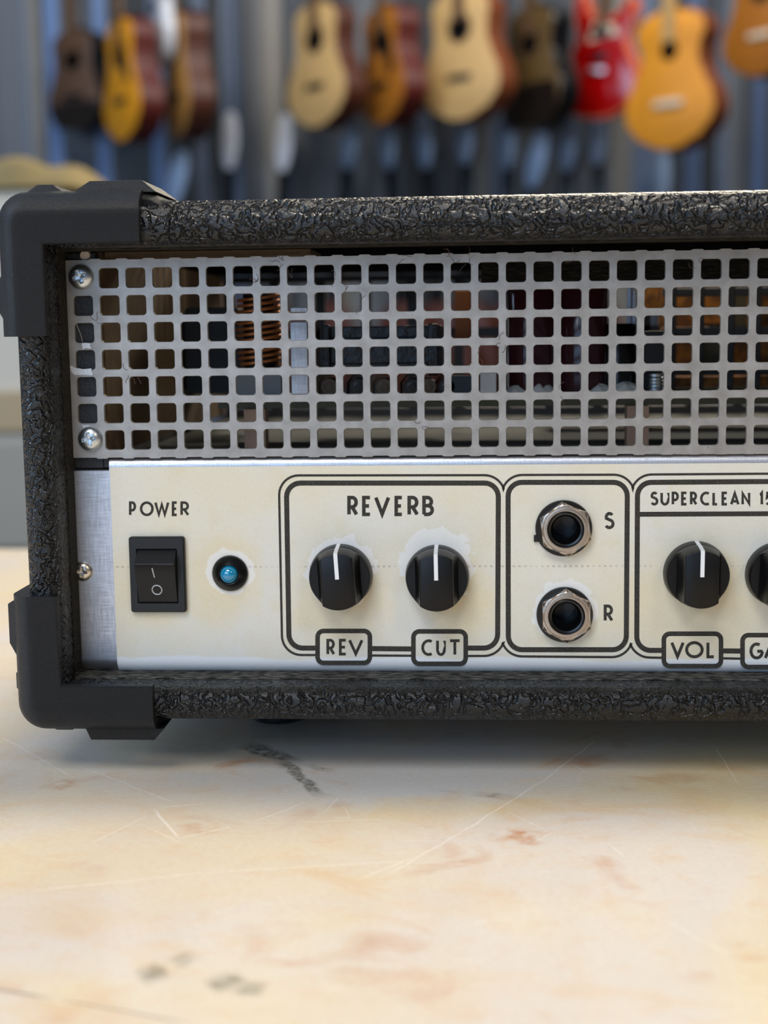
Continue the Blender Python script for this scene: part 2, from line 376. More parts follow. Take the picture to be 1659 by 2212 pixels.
# ------------------------------------------------------------------ marble table
tb = empty('marble_table', (150, 0, FLOOR), label='cream and orange veined marble table top scratched white, under the amplifier', cat='table')
mb = MB(); mb.prism(rrect(-900, 1300, -32, 0, 3), -700, 372)
mb.build('table_top', M_MARBLE, tb, smooth=40)
M_LEG = simple('table_leg_steel', 0x33363a, .4, .6)
for lx in (-820, 1180):
    for ly in (-620, 300):
        MB().box(lx, lx + 50, ly, ly + 50, FLOOR, -32).build('leg', M_LEG, tb)

# ------------------------------------------------------------------ amplifier
amp = empty('amplifier_head', (0, 0, 0), label='black vinyl guitar amplifier head with perforated metal grille and cream control panel', cat='amplifier')
def Z(z): return z + ZT
XR = 360.0; OX0, OX1, OZ0, OZ1 = -4.6, XR, Z(-113.2), Z(.2)
TL, TTOP, TBOT, TR = 9.4, 11.2, 9.4, 9.4
def frame_pt(side, n_, y):  # corner positions for offset fraction n_ (0 inner..1 outer)
    x0 = OX0 - TL * n_; x1 = OX1 + TR * n_; z0 = OZ0 - TBOT * n_; z1 = OZ1 + TTOP * n_
    return {'bl': (x0, y, z0), 'br': (x1, y, z0), 'tr': (x1, y, z1), 'tl': (x0, y, z1)}[side]
YF = -16.8
prof = []
for i in range(7):      # inner front edge
    a = PI / 2 * i / 6; prof.append((.34 * (1 - math.cos(a)), YF + 4.2 * (1 - math.sin(a))))
for i in range(9):      # outer front edge
    a = PI / 2 * i / 8; prof.append((1 - .55 * (1 - math.sin(a)), YF + 6.2 * (1 - math.cos(a))))
def lerp(a, b, t): return tuple(a[i] + (b[i] - a[i]) * t for i in range(3))
def sweep(profile, stepmm=4.0):
    mb = MB(); cs = ['bl', 'br', 'tr', 'tl']; rings = []
    for n_, y in profile:
        c4_ = [frame_pt(s_, n_, y) for s_ in cs]; ring = []
        for i in range(4):
            L = (60, 30, 60, 30)[i]
            for q in range(L): ring.append(lerp(c4_[i], c4_[(i + 1) % 4], q / L))
        rings.append(ring)
    mb.rings(rings, True, False, False); return mb
BACK = 190.0
mb = sweep([(0.0, -6.2)] + prof + [(1, -2), (1, 60), (1, 120), (1, BACK), (0.02, BACK)])
mb.f = [f for f in mb.f if not (all(mb.v[i][2] > Z(8) for i in f) and 58 < sum(mb.v[i][1] for i in f) / len(f) < 122 and 10 < mb.v[f[0]][0] < XR - 20)]
cab = mb.build('cabinet', M_VINYL, amp, smooth=60)
mb = sweep([(0.02, -6.5), (-.03, -6.3), (-.03, 0), (-.03, 3), (.35, 3)]); 
mb.build('inner_lining', M_VINYL_IN, cab, smooth=60)
mb = MB()
for yy in range(62, 120, 9): mb.box(5, XR - 5, yy, yy + 3, Z(9.6), Z(11.0))
mb.build('added_top_vent', simple('added_vent_black', 0x141414, .5), cab)  # unseen vent, added to let light onto the deck inside
# feet
ft = None
for fx, fy in ((43, 44), (43, 165), (325, 44), (325, 165)):
    mb = MB().lathe([(0, 0), (7.6, 0), (8.2, .6), (9.3, Z(-122.6) - .2), (0, Z(-122.6) - .2)], (fx, fy, 0), 'z', 40)
    mb.build('rubber_foot', M_BLK, amp, smooth=40)

# corner protectors
def protector(top):
    """L shaped moulded cap over a left front corner; top=True upper, False lower"""
    sgn = 1 if top else -1
    ix, iz = (-4.45, Z(.75)) if top else (-4.9, Z(-112.1))
    ex = 20.0 if top else 19.2                     # end of horizontal leg
    ez = Z(-22.0) if top else Z(-88.6)             # end of vertical leg
    nx, nz = (12.6, 13.4) if top else (12.9, 12.9)  # total outward size
    yf = -18.6
    pr = [(0, -16.0), (0, yf + .35), (.02, yf)]
    rx = .46
    for i in range(10):
        a = PI / 2 * i / 9; pr.append((1 - rx * (1 - math.sin(a)), yf + 6.0 * (1 - math.cos(a))))
    pr += [(1, -6), (1, 4), (1, 18), (.9, 18), (.9, -4), (.5, -15), (0, -16.0)]
    rings = []
    for n_, y in pr:
        ox = ix - nx * n_; oz = iz + sgn * nz * n_; r = 7.5 * n_ ** 1.5 + .01
        ring = [(ex, y, oz)]
        for q in range(1, 4): ring.append((ex + (ox + r - ex) * q / 4, y, oz))
        for q in range(9):
            a = PI / 2 * q / 8; ring.append((ox + r - r * math.sin(a), y, oz - sgn * (r - r * math.cos(a))))
        z1 = oz - sgn * r
        for q in range(1, 5): ring.append((ox, y, z1 + (ez - z1) * q / 4))
        rings.append(ring)
    mb = MB(); mb.rings(rings, False)
    # end caps of the two legs
    n_ = len(rings[0])
    for e in (0, n_ - 1): mb.add([r[e] for r in rings], [tuple(range(len(rings)))])
    oz = iz + sgn * nz; ox = ix - nx
    def stud(a0, a1, b0, b1, hgt, side, t=2.2, y0=-13.0, y1=14.0):
        base = []; tp = []
        if side == 'z':
            base = [(a0, y0, oz - sgn * .6), (a1, y0, oz - sgn * .6), (a1, y1, oz - sgn * .6), (a0, y1, oz - sgn * .6)]
            tp = [(b0, y0 + t, oz + sgn * hgt), (b1, y0 + t, oz + sgn * hgt), (b1, y1 - t, oz + sgn * hgt), (b0, y1 - t, oz + sgn * hgt)]
        else:
            base = [(ox + .6, y0, a0), (ox + .6, y0, a1), (ox + .6, y1, a1), (ox + .6, y1, a0)]
            tp = [(ox - hgt, y0 + t, b0), (ox - hgt, y0 + t, b1), (ox - hgt, y1 - t, b1), (ox - hgt, y1 - t, b0)]
        mb.rings([base, tp])
    if top:
        stud(1.6, 23.4, 5.9, 19.3, 2.6, 'z'); stud(-10.5, .2, -7.6, -3.6, 1.9, 'z')
        # flared rear flange running onto the vinyl
        fo = [(19.0, oz - .1), (21.6, oz - .5), (24.6, oz - 2.0), (28.2, oz - 2.9), (28.2, oz - 3.8), (19.0, oz - 3.8)]
        mb.rings([[(p[0], -14.4, p[1] - 1.9) for p in fo], [(p[0], -12.4, p[1] - .6) for p in fo], [(p[0], -9.5, p[1]) for p in fo], [(p[0], 18, p[1]) for p in fo]])
        stud(Z(-19), Z(-5), Z(-16), Z(-8), 1.8, 'x')
    else:
        stud(.2, 21.2, 1.2, 18.2, 2.9, 'z', 1.2, -15.0, 6); stud(-10.5, -3.0, -9.0, -4.5, 1.2, 'z', 1.5, -12)
        stud(Z(-90), Z(-105.5), Z(-91.5), Z(-102), 1.9, 'x', 1.5, -14.5); stud(Z(-109.5), Z(-115.5), Z(-110.3), Z(-114.4), 1.0, 'x', 1.2, -13)
        mb.add([(18.6, -12, oz + 3.4), (21.8, -8, oz + 3.2), (21.8, 14, oz + 3.2), (18.6, 14, oz + 3.2), (18.6, -12, oz + .2), (20.3, -8, oz + .2), (20.3, 14, oz + .2), (18.6, 14, oz + .2)],
               [(0, 1, 2, 3), (4, 5, 6, 7), (0, 1, 5, 4), (1, 2, 6, 5), (2, 3, 7, 6)])
    o = mb.build('corner_protector', M_PROT, amp, smooth=38, bevel=.35)
    return o
protector(True); protector(False)

# grille
PIT, HH, RC = 7.1, 2.55, .85
def grille():
    mb = MB(); NC = 49; c_r = 4
    def hole(cx, cz, r_out, y):  # rounded square, 4*(c_r+1) points
        return [(p[0], y, p[1]) for p in rrect(cx - r_out, cx + r_out, cz - r_out, cz + r_out, RC * r_out / HH, c_r)]
    for col in range(NC):
        for row in range(1, 8):
            if col == 0 and row in (1, 7):
                continue
            cx, cz = col * PIT, Z(-row * PIT); h_ = PIT / 2
            outer = []
            for (sx, sz) in ((1, 1), (-1, 1), (-1, -1), (1, -1)):
                a0 = {(1, 1): 0, (-1, 1): 90, (-1, -1): 180, (1, -1): 270}[(sx, sz)]
                for i in range(c_r + 1):
                    t = i / c_r * 2 - 1
                    # spread along the cell corner
                    a = math.radians(a0 + 90 * i / c_r); dx, dz = math.cos(a), math.sin(a); mxx = max(abs(dx), abs(dz)); q = 1 / mxx
                    outer.append((cx + h_ * max(-1, min(1, dx * q * 1.0)), 0, cz + h_ * max(-1, min(1, dz * q))))
            A = hole(cx, cz, HH + .12, 0); B = hole(cx, cz, HH, .18); C = hole(cx, cz, HH, 1.2)
            O2 = [(p[0], 1.2, p[2]) for p in outer]
            # cell corner points sit at the middle of each arc, the sides between arcs are straight
            mb.rings([outer, A, B, C, O2], True, False, False)
    # solid corner cells, left margin, top and bottom margins
    for row in (1, 7):
        mb.box(-PIT / 2, PIT / 2, 0, 1.2, Z(-row * PIT - PIT / 2), Z(-row * PIT + PIT / 2))
    mb.box(-4.25, -PIT / 2, 0, 1.2, Z(-7.5 * PIT), Z(-.5 * PIT))
    xe = (NC - .5) * PIT
    for (za, zb, sg) in ((-.5 * PIT, -2.35, 1), (-7.5 * PIT, -54.35, -1)):
        xs = [-4.25]
        pts = [(-4.25, zb)]
        for col in range(NC):
            xb = (col + .5) * PIT       # above a bar the cut edge keeps a small rise
            for dx, dz in ((-1.7, 0), (-1.2, .3), (1.2, .3), (1.7, 0)): pts.append((xb + dx, zb + sg * dz))
        pts[-1] = (xe, pts[-1][1]); pts[-2] = (xe - .5, pts[-2][1]) if pts[-2][0] > xe else pts[-2]
        pts = [p for p in pts if p[0] <= xe + .01]
        for y in (0, 1.2):
            pass
        for a, b in zip(pts[:-1], pts[1:]):
            if b[0] - a[0] < 1e-6: continue
            mb.add([(a[0], 0, Z(za)), (b[0], 0, Z(za)), (b[0], 0, Z(b[1])), (a[0], 0, Z(a[1])), (a[0], 1.2, Z(za)), (b[0], 1.2, Z(za)), (b[0], 1.2, Z(b[1])), (a[0], 1.2, Z(a[1]))],
                   [(0, 1, 2, 3), (7, 6, 5, 4), (3, 2, 6, 7)])
    return mb.build('grille', M_GRILLE, amp, smooth=30)
gr = grille()

def screw(pt, R_, hgt, mat, rot, parent, y):
    """pan head with a cross recess carved into the dome"""
    NR, NA = 34, 96; rings = []
    for i in range(NR + 1):
        r = R_ * (i / NR); ring = []
        for j in range(NA):
            a = 2 * PI * j / NA; d = hgt * (1 - (r / R_) ** 2.6) ** .6 if r < R_ else 0
            aa = a - rot; u, v = abs(r * math.cos(aa)), abs(r * math.sin(aa)); u, v = max(u, v), min(u, v)
            ln, wd = R_ * .56, R_ * .13
            e = min(1, max(0, (ln - u) / (R_ * .12))) * min(1, max(0, (wd + .16 * (ln - u) - v) / (R_ * .06)))
            d -= hgt * .62 * e * (1 - .35 * u / ln)
            ring.append((pt[0] + r * math.cos(a), y - d - .15, pt[2] + r * math.sin(a)))
        rings.append(ring)
    rings.append([(p[0], y, p[2]) for p in rings[-1]])
    mb = MB(); mb.rings(rings, True, True, False)
    return mb.build('screw', mat, parent, smooth=50)
screw(P(172, 598, -1.5), 3.35, 1.9, M_CHROME, .35, amp, -.05)
screw(P(192, 949, -1.5), 3.35, 1.9, M_CHROME, .15, amp, -.05)
# lint and dust caught on the grille
mb = MB()
for (px, py) in ((207, 690), (742, 632), (785, 655), (905, 915), (1025, 765), (1090, 742), (610, 570), (975, 562), (1010, 560), (285, 805), (1250, 560), (1215, 850), (720, 590), (870, 552), (1510, 575), (640, 600), (550, 605)):
    p = P(px, py, -.1)
    for q in range(random.randint(2, 4)):
        pts = []; a = random.uniform(0, 6.28); x0, z0 = p.x + random.uniform(-1, 1), p.z + random.uniform(-1, 1)
        for i in range(7):
            a += random.uniform(-.9, .9); x0 += .42 * math.cos(a); z0 += .42 * math.sin(a); pts.append((x0, -.12, z0))
        mb.tube(pts, .055, 5)
tag(mb.build('dust_lint', simple('lint', 0x5a4a42, .9), gr), 'dark curled lint on the metal grille', kind='stuff')
mb = MB()
for pl in ([(345, 690), (352, 677), (372, 672), (390, 676), (415, 682)], [(500, 690), (512, 700), (522, 725), (526, 748)]):
    pts = [P(p[0] / 2.9625 + (0 if pl[0][0] < 450 else 0), 360 + p[1] / 2.9625 * 1.0 + 0, -.6) for p in pl] if False else None
for pl in ([(118, 672), (124, 674), (132, 677), (141, 680)], [(165, 700), (170, 712), (175, 725), (178, 738)]):
    mb.tube([P(a, b, -1.2) for a, b in pl], .07, 5)
mb.build('lint_fibre', simple('pale_fibre', 0xa9a49a, .9), gr)
# scraped white paint marks on the left edge of the grille
mb = MB()
for pts in ([(176, 742), (194, 741), (196, 752), (178, 753)], [(152, 790), (172, 797), (198, 796), (199, 810), (165, 811), (152, 800)], [(178, 919), (200, 920), (199, 926), (180, 926)]):
    poly = []
    for i in range(len(pts)):
        a, b = pts[i], pts[(i + 1) % len(pts)]
        for q in range(4): poly.append((a[0] + (b[0] - a[0]) * q / 4 + random.uniform(-1.5, 1.5), a[1] + (b[1] - a[1]) * q / 4 + random.uniform(-1.5, 1.5)))
    vv = [P(a, b, -.03) for a, b in poly]; mb.prism([(v.x, v.z) for v in vv], -.04, .02)
mb.build('paint_scrape', simple('scraped_paint', 0xd5dbe2, .4, .3, 2, .1), gr)

# black cleat behind the grille on the left
mb = MB().box(-4.55, 3.4, 1.35, 4.5, Z(-57.3), Z(-.3)); mb.box(3.3, 5.3, 1.5, 16, Z(-57.2), Z(-54.4))
mb.build('cleat', simple('black_paint_wood', 0x1a1c20, .5, 0, 1.2, .15, .25), amp, bevel=.3)
# chassis with rolled top edge
CT = -54.55
def arc(cy, cz, r, a0, a1, n=8): return [(cy + r * math.cos(math.radians(a0 + (a1 - a0) * i / n)), cz + r * math.sin(math.radians(a0 + (a1 - a0) * i / n))) for i in range(n + 1)]
def chassis_prof(top, rt, off=0.0):
    p = [(20, top)] if not off else []
    if rt: p += arc(rt, top - rt, rt + off, 90, 180)
    else: p += [(0 - off, top)]
    p += arc(4.2, -109.3, 4.2 + off, 180, 265, 12)
    return p
def extrude_x(p, x0, x1, nx=1):
    mb = MB(); mb.rings([[(x0 + (x1 - x0) * i / nx, y, Z(z)) for y, z in p] for i in range(nx + 1)], False); return mb
def zline(z): return z
def solid(x0, x1, pr_):
    q = pr_ + [(20, -113.4)]; mb = MB(); mb.rings([[(x0, y, Z(z)) for y, z in q], [(x1, y, Z(z)) for y, z in q]], True); return mb
ch = solid(5.25, XR, chassis_prof(CT, 2.2)).build('chassis', M_ALU, amp, smooth=35)
solid(-6.2, 5.24, [(20, -57.7), (.5, -57.7), (.15, -57.9)] + arc(4.2, -109.3, 4.2, 180, 265, 12)).build('chassis_flange', M_ALU, amp, smooth=35)
screw(P(177, 1236, -1.2), 2.65, 1.3, M_NICKEL, -.1, amp, 0)
# paper face glued over the chassis front
pp = [(y - .0, z) for y, z in chassis_prof(CT - .0, 2.2, .14)]
pp = [q for q in pp if q[1] < -56.75]
pp = [(-.14, -56.95)] + [q for q in pp if q[1] < -57.1]
mb = MB(); n = len(pp)
mb.rings([[(x_, y, Z(z)) for y, z in pp] + [(y + .15, Z(0) * 0 + y * 0, Z(z)) if False else (x_, y + .1, Z(z)) for y, z in pp[::-1]] for x_ in (5.45, 100, 200, XR)], True)
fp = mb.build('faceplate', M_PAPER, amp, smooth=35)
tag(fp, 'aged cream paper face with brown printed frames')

def cut_holes(o, holes):
    mb = MB()
    for c_, r_ in holes: mb.lathe([(r_, -6), (r_, 12)], (c_.x, 0, c_.z), 'y', 48, True, True)
    cu = mb.build('cutter', M_DARK)
    bo = o.modifiers.new('holes', 'BOOLEAN'); bo.operation = 'DIFFERENCE'; bo.object = cu; bo.solver = 'EXACT'
    bpy.context.view_layer.update(); dg = bpy.context.evaluated_depsgraph_get()
    me = bpy.data.meshes.new_from_object(o.evaluated_get(dg)); o.modifiers.remove(bo); o.data = me
    bpy.data.objects.remove(cu)
HJ = [(P(1221, 1142, -1.2), 4.3), (P(1223, 1329, -1.2), 4.3)]
cut_holes(ch, HJ); cut_holes(fp, HJ)
assert len(ch.data.vertices) > 60 and len(fp.data.vertices) > 60
# ------------------------------------------------------------------ printing
YP = -.175
_e = [0]
def ribbon(mb, pts, wd, closed=False):
    """pts in pixels of the photograph's panel, wd stroke width in the same measure"""
    pts = [Vector(p) for p in pts]; cl = [pts[0]]
    for p in pts[1:]:
        if (p - cl[-1]).length > 1e-3: cl.append(p)
    if closed and (cl[0] - cl[-1]).length < 1e-3: cl.pop()
    pts = cl; n = len(pts); L, R_ = [], []
    for i in range(n):
        if closed: a, c = pts[i - 1], pts[(i + 1) % n]
        else: a, c = pts[max(i - 1, 0)], pts[min(i + 1, n - 1)]
        b = pts[i]
        t1 = (b - a).normalized() if (b - a).length > 0 else (c - b).normalized(); t2 = (c - b).normalized() if (c - b).length > 0 else t1
        n1 = Vector((-t1.y, t1.x)); n2 = Vector((-t2.y, t2.x)); nn = (n1 + n2)
        if nn.length < .2: nn = n1
        nn.normalize(); q = wd / 2 / max(.35, nn.dot(n1)); L.append(b + nn * q); R_.append(b - nn * q)
    _e[0] = (_e[0] + 1) % 97; y = YP - .0004 * _e[0]
    rings = [[P(p.x, p.y, y) for p in L], [P(p.x, p.y, y) for p in R_]]
    m_ = n if closed else n - 1; v = rings[0] + rings[1]
    back = [Vector((p.x, -.13, p.z)) for p in v]
    f = []
    for i in range(m_):
        j = (i + 1) % n; f.append((i, j, n + j, n + i)); f.append((i, j, 2 * n + j, 2 * n + i)); f.append((n + i, n + j, 3 * n + j, 3 * n + i))
    mb.add(v + back, f)
def arcp(cx, cy, r, a0, a1, n=8, ry=None):
    ry = ry or r
    return [(cx + r * math.cos(math.radians(a0 + (a1 - a0) * i / n)), cy - ry * math.sin(math.radians(a0 + (a1 - a0) * i / n))) for i in range(n + 1)]
mb = MB()
# thick frames (corner order: from the first tab on the bottom edge round to the last)
def thick(x0, x1, y0, y1, r, tabs, w_, xb0=None, xb1=None, open_right=False):
    xb0 = x0 if xb0 is None else xb0; xb1 = x1 if xb1 is None else xb1
    path = []
    path += [(tabs[0] if tabs else (x0 + x1) / 2, y1)]
    path += arcp(xb0 + r, y1 - r, r, 270, 180) + arcp(x0 + r, y0 + r, r, 180, 90)
    path += arcp(x1 - r, y0 + r, r, 90, 0) + arcp(xb1 - r, y1 - r, r, 0, -90)
    path += [(tabs[-1] if tabs else (x0 + x1) / 2, y1)]
    ribbon(mb, path, w_)
thick(619, 1076.5, 1043.5, 1400, 30, (686, 1006), 11, 624, 1075)
ribbon(mb, [(799, 1401), (893, 1402)], 11)
thick(1097.5, 1355, 1042, 1403.5, 30, None, 11, 1098, 1353)
XC = 2260
path = [(1434, 1405)] + arcp(1375.5 + 30, 1405 - 30, 30, 270, 180) + arcp(1377 + 30, 1042 + 30, 30, 180, 90) + arcp(XC - 30, 1036 + 30, 30, 90, 0) + arcp(XC - 30, 1414 - 30, 30, 0, -90) + [(1980, 1411)]
ribbon(mb, path, 11)
ribbon(mb, [(1377, 1111), (XC, 1107)], 10.5)
ribbon(mb, [(1557, 1406), (1604, 1406.5)], 11)
ribbon(mb, [(1727, 1408), (1980, 1411)], 11)
# thin outer line
def thin(pts): ribbon(mb, pts, 5)
A0 = arcp(603 + 42, 1027 + 42, 42, 180, 90); Ab = arcp(609 + 42, 1415 - 42, 42, 270, 180)
top1 = A0 + arcp(1087.3 - 33 - 8, 1026.5 + 45, 45, 90, 22)
thin([(686, 1415)] + Ab + top1[:] + [(1087.3, 1057)] + arcp(1087.3 + 41, 1026 + 45, 45, 158, 90) + arcp(1367 - 41, 1025.5 + 45, 45, 90, 22) + [(1367, 1058)] + arcp(1367 + 41, 1025 + 45, 45, 158, 90) + [(XC + 15, 1019), (XC + 18, 1425), (1980, 1428)])
thin([(1006, 1417)] + arcp(1086.6 - 41, 1417 - 45, 45, 270, 338) + [(1086.6, 1389)] + arcp(1086.6 + 41, 1418 - 45, 45, 202, 270) + arcp(1362.7 - 41, 1419.5 - 45, 45, 270, 338) + [(1362.7, 1391)] + arcp(1362.7 + 41, 1420.5 - 45, 45, 202, 270) + [(1434, 1421)])
thin([(799, 1416), (893, 1416.5)]); thin([(1557, 1422), (1604, 1423)]); thin([(1727, 1424), (1980, 1428)])
mb.build('printed_frame', M_INK, fp)
for (x0, x1, y0, y1) in ((686, 799, 1363, 1432), (893, 1006, 1364, 1434), (1434, 1557.5, 1369, 1439), (1604, 1727, 1372, 1441)):
    mb = MB(); r = 13
    ribbon(mb, arcp(x0 + r, y0 + r, r, 180, 90) + arcp(x1 - r, y0 + r, r, 90, 0) + arcp(x1 - r, y1 - r, r, 0, -90) + arcp(x0 + r, y1 - r, r, 270, 180), 10, True)
    mb.build('label_frame', M_INK, fp)
def el(cx, cy, rx, ry, a0, a1, n=20):
    return [(cx + rx * math.cos(math.radians(a0 + (a1 - a0) * i / n)), cy + ry * math.sin(math.radians(a0 + (a1 - a0) * i / n))) for i in range(n + 1)]
G = {
 'P': [[(0, 0), (0, 1), (.4, 1)] + el(.45, .69, .55, .31, 90, -90) + [(.22, .38)]],
 'O': [el(.5, .5, .5, .5, 0, 360, 36)],
 'W': [[(0, 1), (.27, 0.02), (.5, .86), (.73, .02), (1, 1)]],
 'E': [[(1, 1), (0, 1), (0, 0), (1, 0)], [(0, .5), (.85, .5)]],
 'R': [[(0, 0), (0, 1), (.4, 1)] + el(.42, .72, .52, .28, 90, -90) + [(.2, .44)], [(.42, .44), (1, 0)]],
 'V': [[(0, 1), (.5, 0.02), (1, 1)]],
 'B': [[(0, 0), (0, 1), (.4, 1)] + el(.42, .76, .48, .24, 90, -90) + [(.2, .52)], [(.2, .52)] + el(.45, .26, .55, .26, 90, -90) + [(0, 0)]],
 'C': [el(.62, .5, .62, .5, 60, 300, 26)],
 'U': [[(0, 1), (0, .35)] + el(.5, .36, .5, .36, 180, 360) + [(1, .35), (1, 1)]],
 'T': [[(0, 1), (1, 1)], [(.5, 1), (.5, 0)]],
 'L': [[(0, 1), (0, 0), (1, 0)]],
 'S': [el(.52, .74, .44, .26, 35, 200, 14) + el(.5, .27, .5, .27, 60, -150, 18)],
 'G': [el(.55, .5, .55, .5, 60, 345, 28) + [(1, .48), (.6, .48)]],
 'A': [[(0, 0), (.5, .98), (1, 0)], [(.22, .26), (.78, .26)]],
 'N': [[(0, 0), (0, .95), (1, .05), (1, 1)]],
 'I': [[(.5, 0), (.5, 1)]],
 '1': [[(.2, .85), (.7, 1), (.7, 0)]],
 '5': [[(.95, 1), (.2, 1), (.12, .58)] + el(.45, .33, .5, .32, 115, -140, 18)],
}
def word(letters, y0, y1, wd, slope=0.0):
    mb = MB(); wd += .5
    for ch_, x0, x1 in letters:
        for pl in G[ch_]:
            a, b = x0 + wd / 2, x1 - wd / 2; t, bt = y0 + wd / 2, y1 - wd / 2
            dy = slope * (x0 - letters[0][1])
            pts = [(a + (b - a) * u, bt + (t - bt) * v + dy) for u, v in pl]
            cl = ch_ == 'O'
            ribbon(mb, pts, wd, cl)
    return mb.build('lettering', M_INK, fp)
word([('P', 278.5, 294), ('O', 302, 332), ('W', 333, 366), ('E', 371, 384.5), ('R', 389.5, 409)], 1083, 1115, 5.0)
word([('R', 750, 774), ('E', 782, 803), ('V', 808, 843), ('E', 852, 872), ('R', 880, 905), ('B', 912, 937.5)], 1071, 1115, 7.2)
word([('R', 705, 724), ('E', 732, 750), ('V', 752, 785)], 1380, 1416, 5.6)
word([('C', 910, 937), ('U', 942, 963), ('T', 969, 996)], 1381, 1417, 5.6)
word([('S', 1305, 1327.5)], 1106, 1143, 6); word([('R', 1304, 1325)], 1306, 1343.5, 6)
word([(c_, 1350 + a / 4.809, 1350 + b / 4.809) for c_, a, b in (('S', 262, 347), ('U', 368, 462), ('P', 485, 560), ('E', 583, 652), ('R', 675, 752), ('C', 780, 890), ('L', 908, 970), ('E', 1003, 1072), ('A', 1092, 1190), ('N', 1210, 1303), ('1', 1390, 1443), ('5', 1456, 1540))], 1062, 1092, 5.0)
word([('V', 1448, 1479), ('O', 1480, 1520), ('L', 1526, 1545)], 1385, 1422, 6)
word([('G', 1619, 1648), ('A', 1650, 1680), ('I', 1684, 1692), ('N', 1696, 1716)], 1388, 1424.5, 6)

# ------------------------------------------------------------------ knobs
def barpoly(hw, R_, n=14):
    a = math.asin(hw / R_); p = []
    for i in range(n + 1): t = PI / 2 - a + 2 * a * i / n; p.append((R_ * math.cos(t), R_ * math.sin(t)))
    for i in range(n + 1): t = -PI / 2 - a + 2 * a * i / n; p.append((R_ * math.cos(t), R_ * math.sin(t)))
    return p
def make_knob(loc):
    R_ = 8.15
    mb = MB(); L = loc
    mb.lathe([(0, -.3), (R_ + .3, -.3), (R_ + .35, -.5), (R_ - .05, -4.7), (R_ - .3, -5.0), (0, -5.15)], L, 'y', 72)
    kb = mb.build('knob', M_KNOB, amp, smooth=40, loc=L)
    mb = MB(); rr = []
    for hw, y, r in ((6.0, -4.7, R_ - .02), (5.25, -5.5, R_ - .03), (4.75, -6.8, R_ - .06), (4.5, -8.6, R_ - .35), (4.35, -10.6, R_ - .65), (4.2, -10.9, R_ - .76), (4.0, -11.0, R_ - .95)):
        rr.append([(L[0] + p[0], L[1] + y, L[2] + p[1]) for p in barpoly(hw, r)])
    mb.rings(rr); mb.build('grip', M_KNOB, kb, smooth=40, loc=L)
    mb = MB(); hw = .52
    f = [(R_ - .28, -11.04), (.9, -11.04)]
    mb.rings([[(L[0] - hw, L[1] + y, L[2] + z_) for z_, y in ((.75, -11.04), (R_ - .78, -11.05), (R_ - .5, -10.75), (R_ - .26, -8.6), (R_ + .03, -6.8), (R_ + .1, -5), (R_ + .42, -.6), (R_ - .3, -.6), (R_ - 1.0, -10.6), (.75, -10.8))],
              [(L[0] + hw, L[1] + y, L[2] + z_) for z_, y in ((.75, -11.04), (R_ - .78, -11.05), (R_ - .5, -10.75), (R_ - .26, -8.6), (R_ + .03, -6.8), (R_ + .1, -5), (R_ + .42, -.6), (R_ - .3, -.6), (R_ - 1.0, -10.6), (.75, -10.8))]])
    mb.build('pointer_line', M_WHITE, kb, loc=L, bevel=.04)
    return kb
kb0 = make_knob(P(737, 1242, 0))
kb0.rotation_euler.y = math.radians(-3.2)
tag(kb0, 'black knob above REV')
for (px, py, rot, lb) in ((944.5, 1244, -.8, 'black knob above CUT'), (1502, 1237, .3, 'black knob above VOL'), (1679, 1239, 2, 'black knob cut by the picture edge')):
    c = copy_tree(kb0, amp); c.location = P(px, py, 0) * .001; c.rotation_euler.y = math.radians(rot); c['label'] = lb

# ------------------------------------------------------------------ rocker switch
a = P(279, 1158, -1); b = P(403, 1323, -1)
cx, cz = (a.x + b.x) / 2, (a.z + b.z) / 2
W2, H2 = 7.5, 10.25
sw = MB()
ix, iz0, iz1 = 5.55, -7.75, 7.1
o_ = rrect(-W2, W2, -H2, H2, .7); i_ = rrect(-ix, ix, iz0, iz1, .25)
o2 = offset(o_, -.35)
R_ = [[(cx + p[0], y, cz + p[1]) for p in q] for q, y in ((o_, -.1), (o_, -1.5), (o2, -1.9), (i_, -1.9), (i_, 3))]
sw.rings(R_, True, False, False)
so = sw.build('rocker_switch', M_BLK, amp, smooth=30)
mb = MB(); rp = []
# profile (y, z): top slope, ridge, concave front down to the lower lip
rp = [(2, 6.9), (-1.2, 6.9), (-5.4, 3.6), (-5.5, 3.35)]
for i in range(9):
    t = i / 8; z_ = 3.35 - (3.35 + 7.4) * t; y_ = -5.5 + 3.6 * (t ** .75) + .0; rp.append((y_, z_))
rp += [(-1.6, -7.55), (2, -7.55)]
mb.rings([[(cx + sx, y_, cz + z_) for y_, z_ in rp] for sx in (-5.3, 5.3)])
rk = mb.build('rocker', M_BLK, so, smooth=25, bevel=.12)
def onrock(z_):
    for (y0, z0), (y1, z1) in zip(rp[3:], rp[4:]):
        if z1 <= z_ <= z0: return y0 + (y1 - y0) * (z0 - z_) / max(1e-6, z0 - z1)
    return -5.4
mb = MB()
mb.tube([(cx - .85 + .25, onrock(2.4) - .02, cz + 2.4), (cx - .5 + .25, onrock(0) - .02, cz - .3)], .18, 8)
cz0 = -3.9
ringp = []
for i in range(33):
    an = 2 * PI * i / 32; zz = cz0 + 1.3 * math.sin(an); ringp.append((cx + .05 + 1.3 * math.cos(an), onrock(zz) - .02, cz + zz))
mb.tube(ringp, .17, 8, False); mb.build('on_off_marks', M_WHITEP, rk, smooth=60)

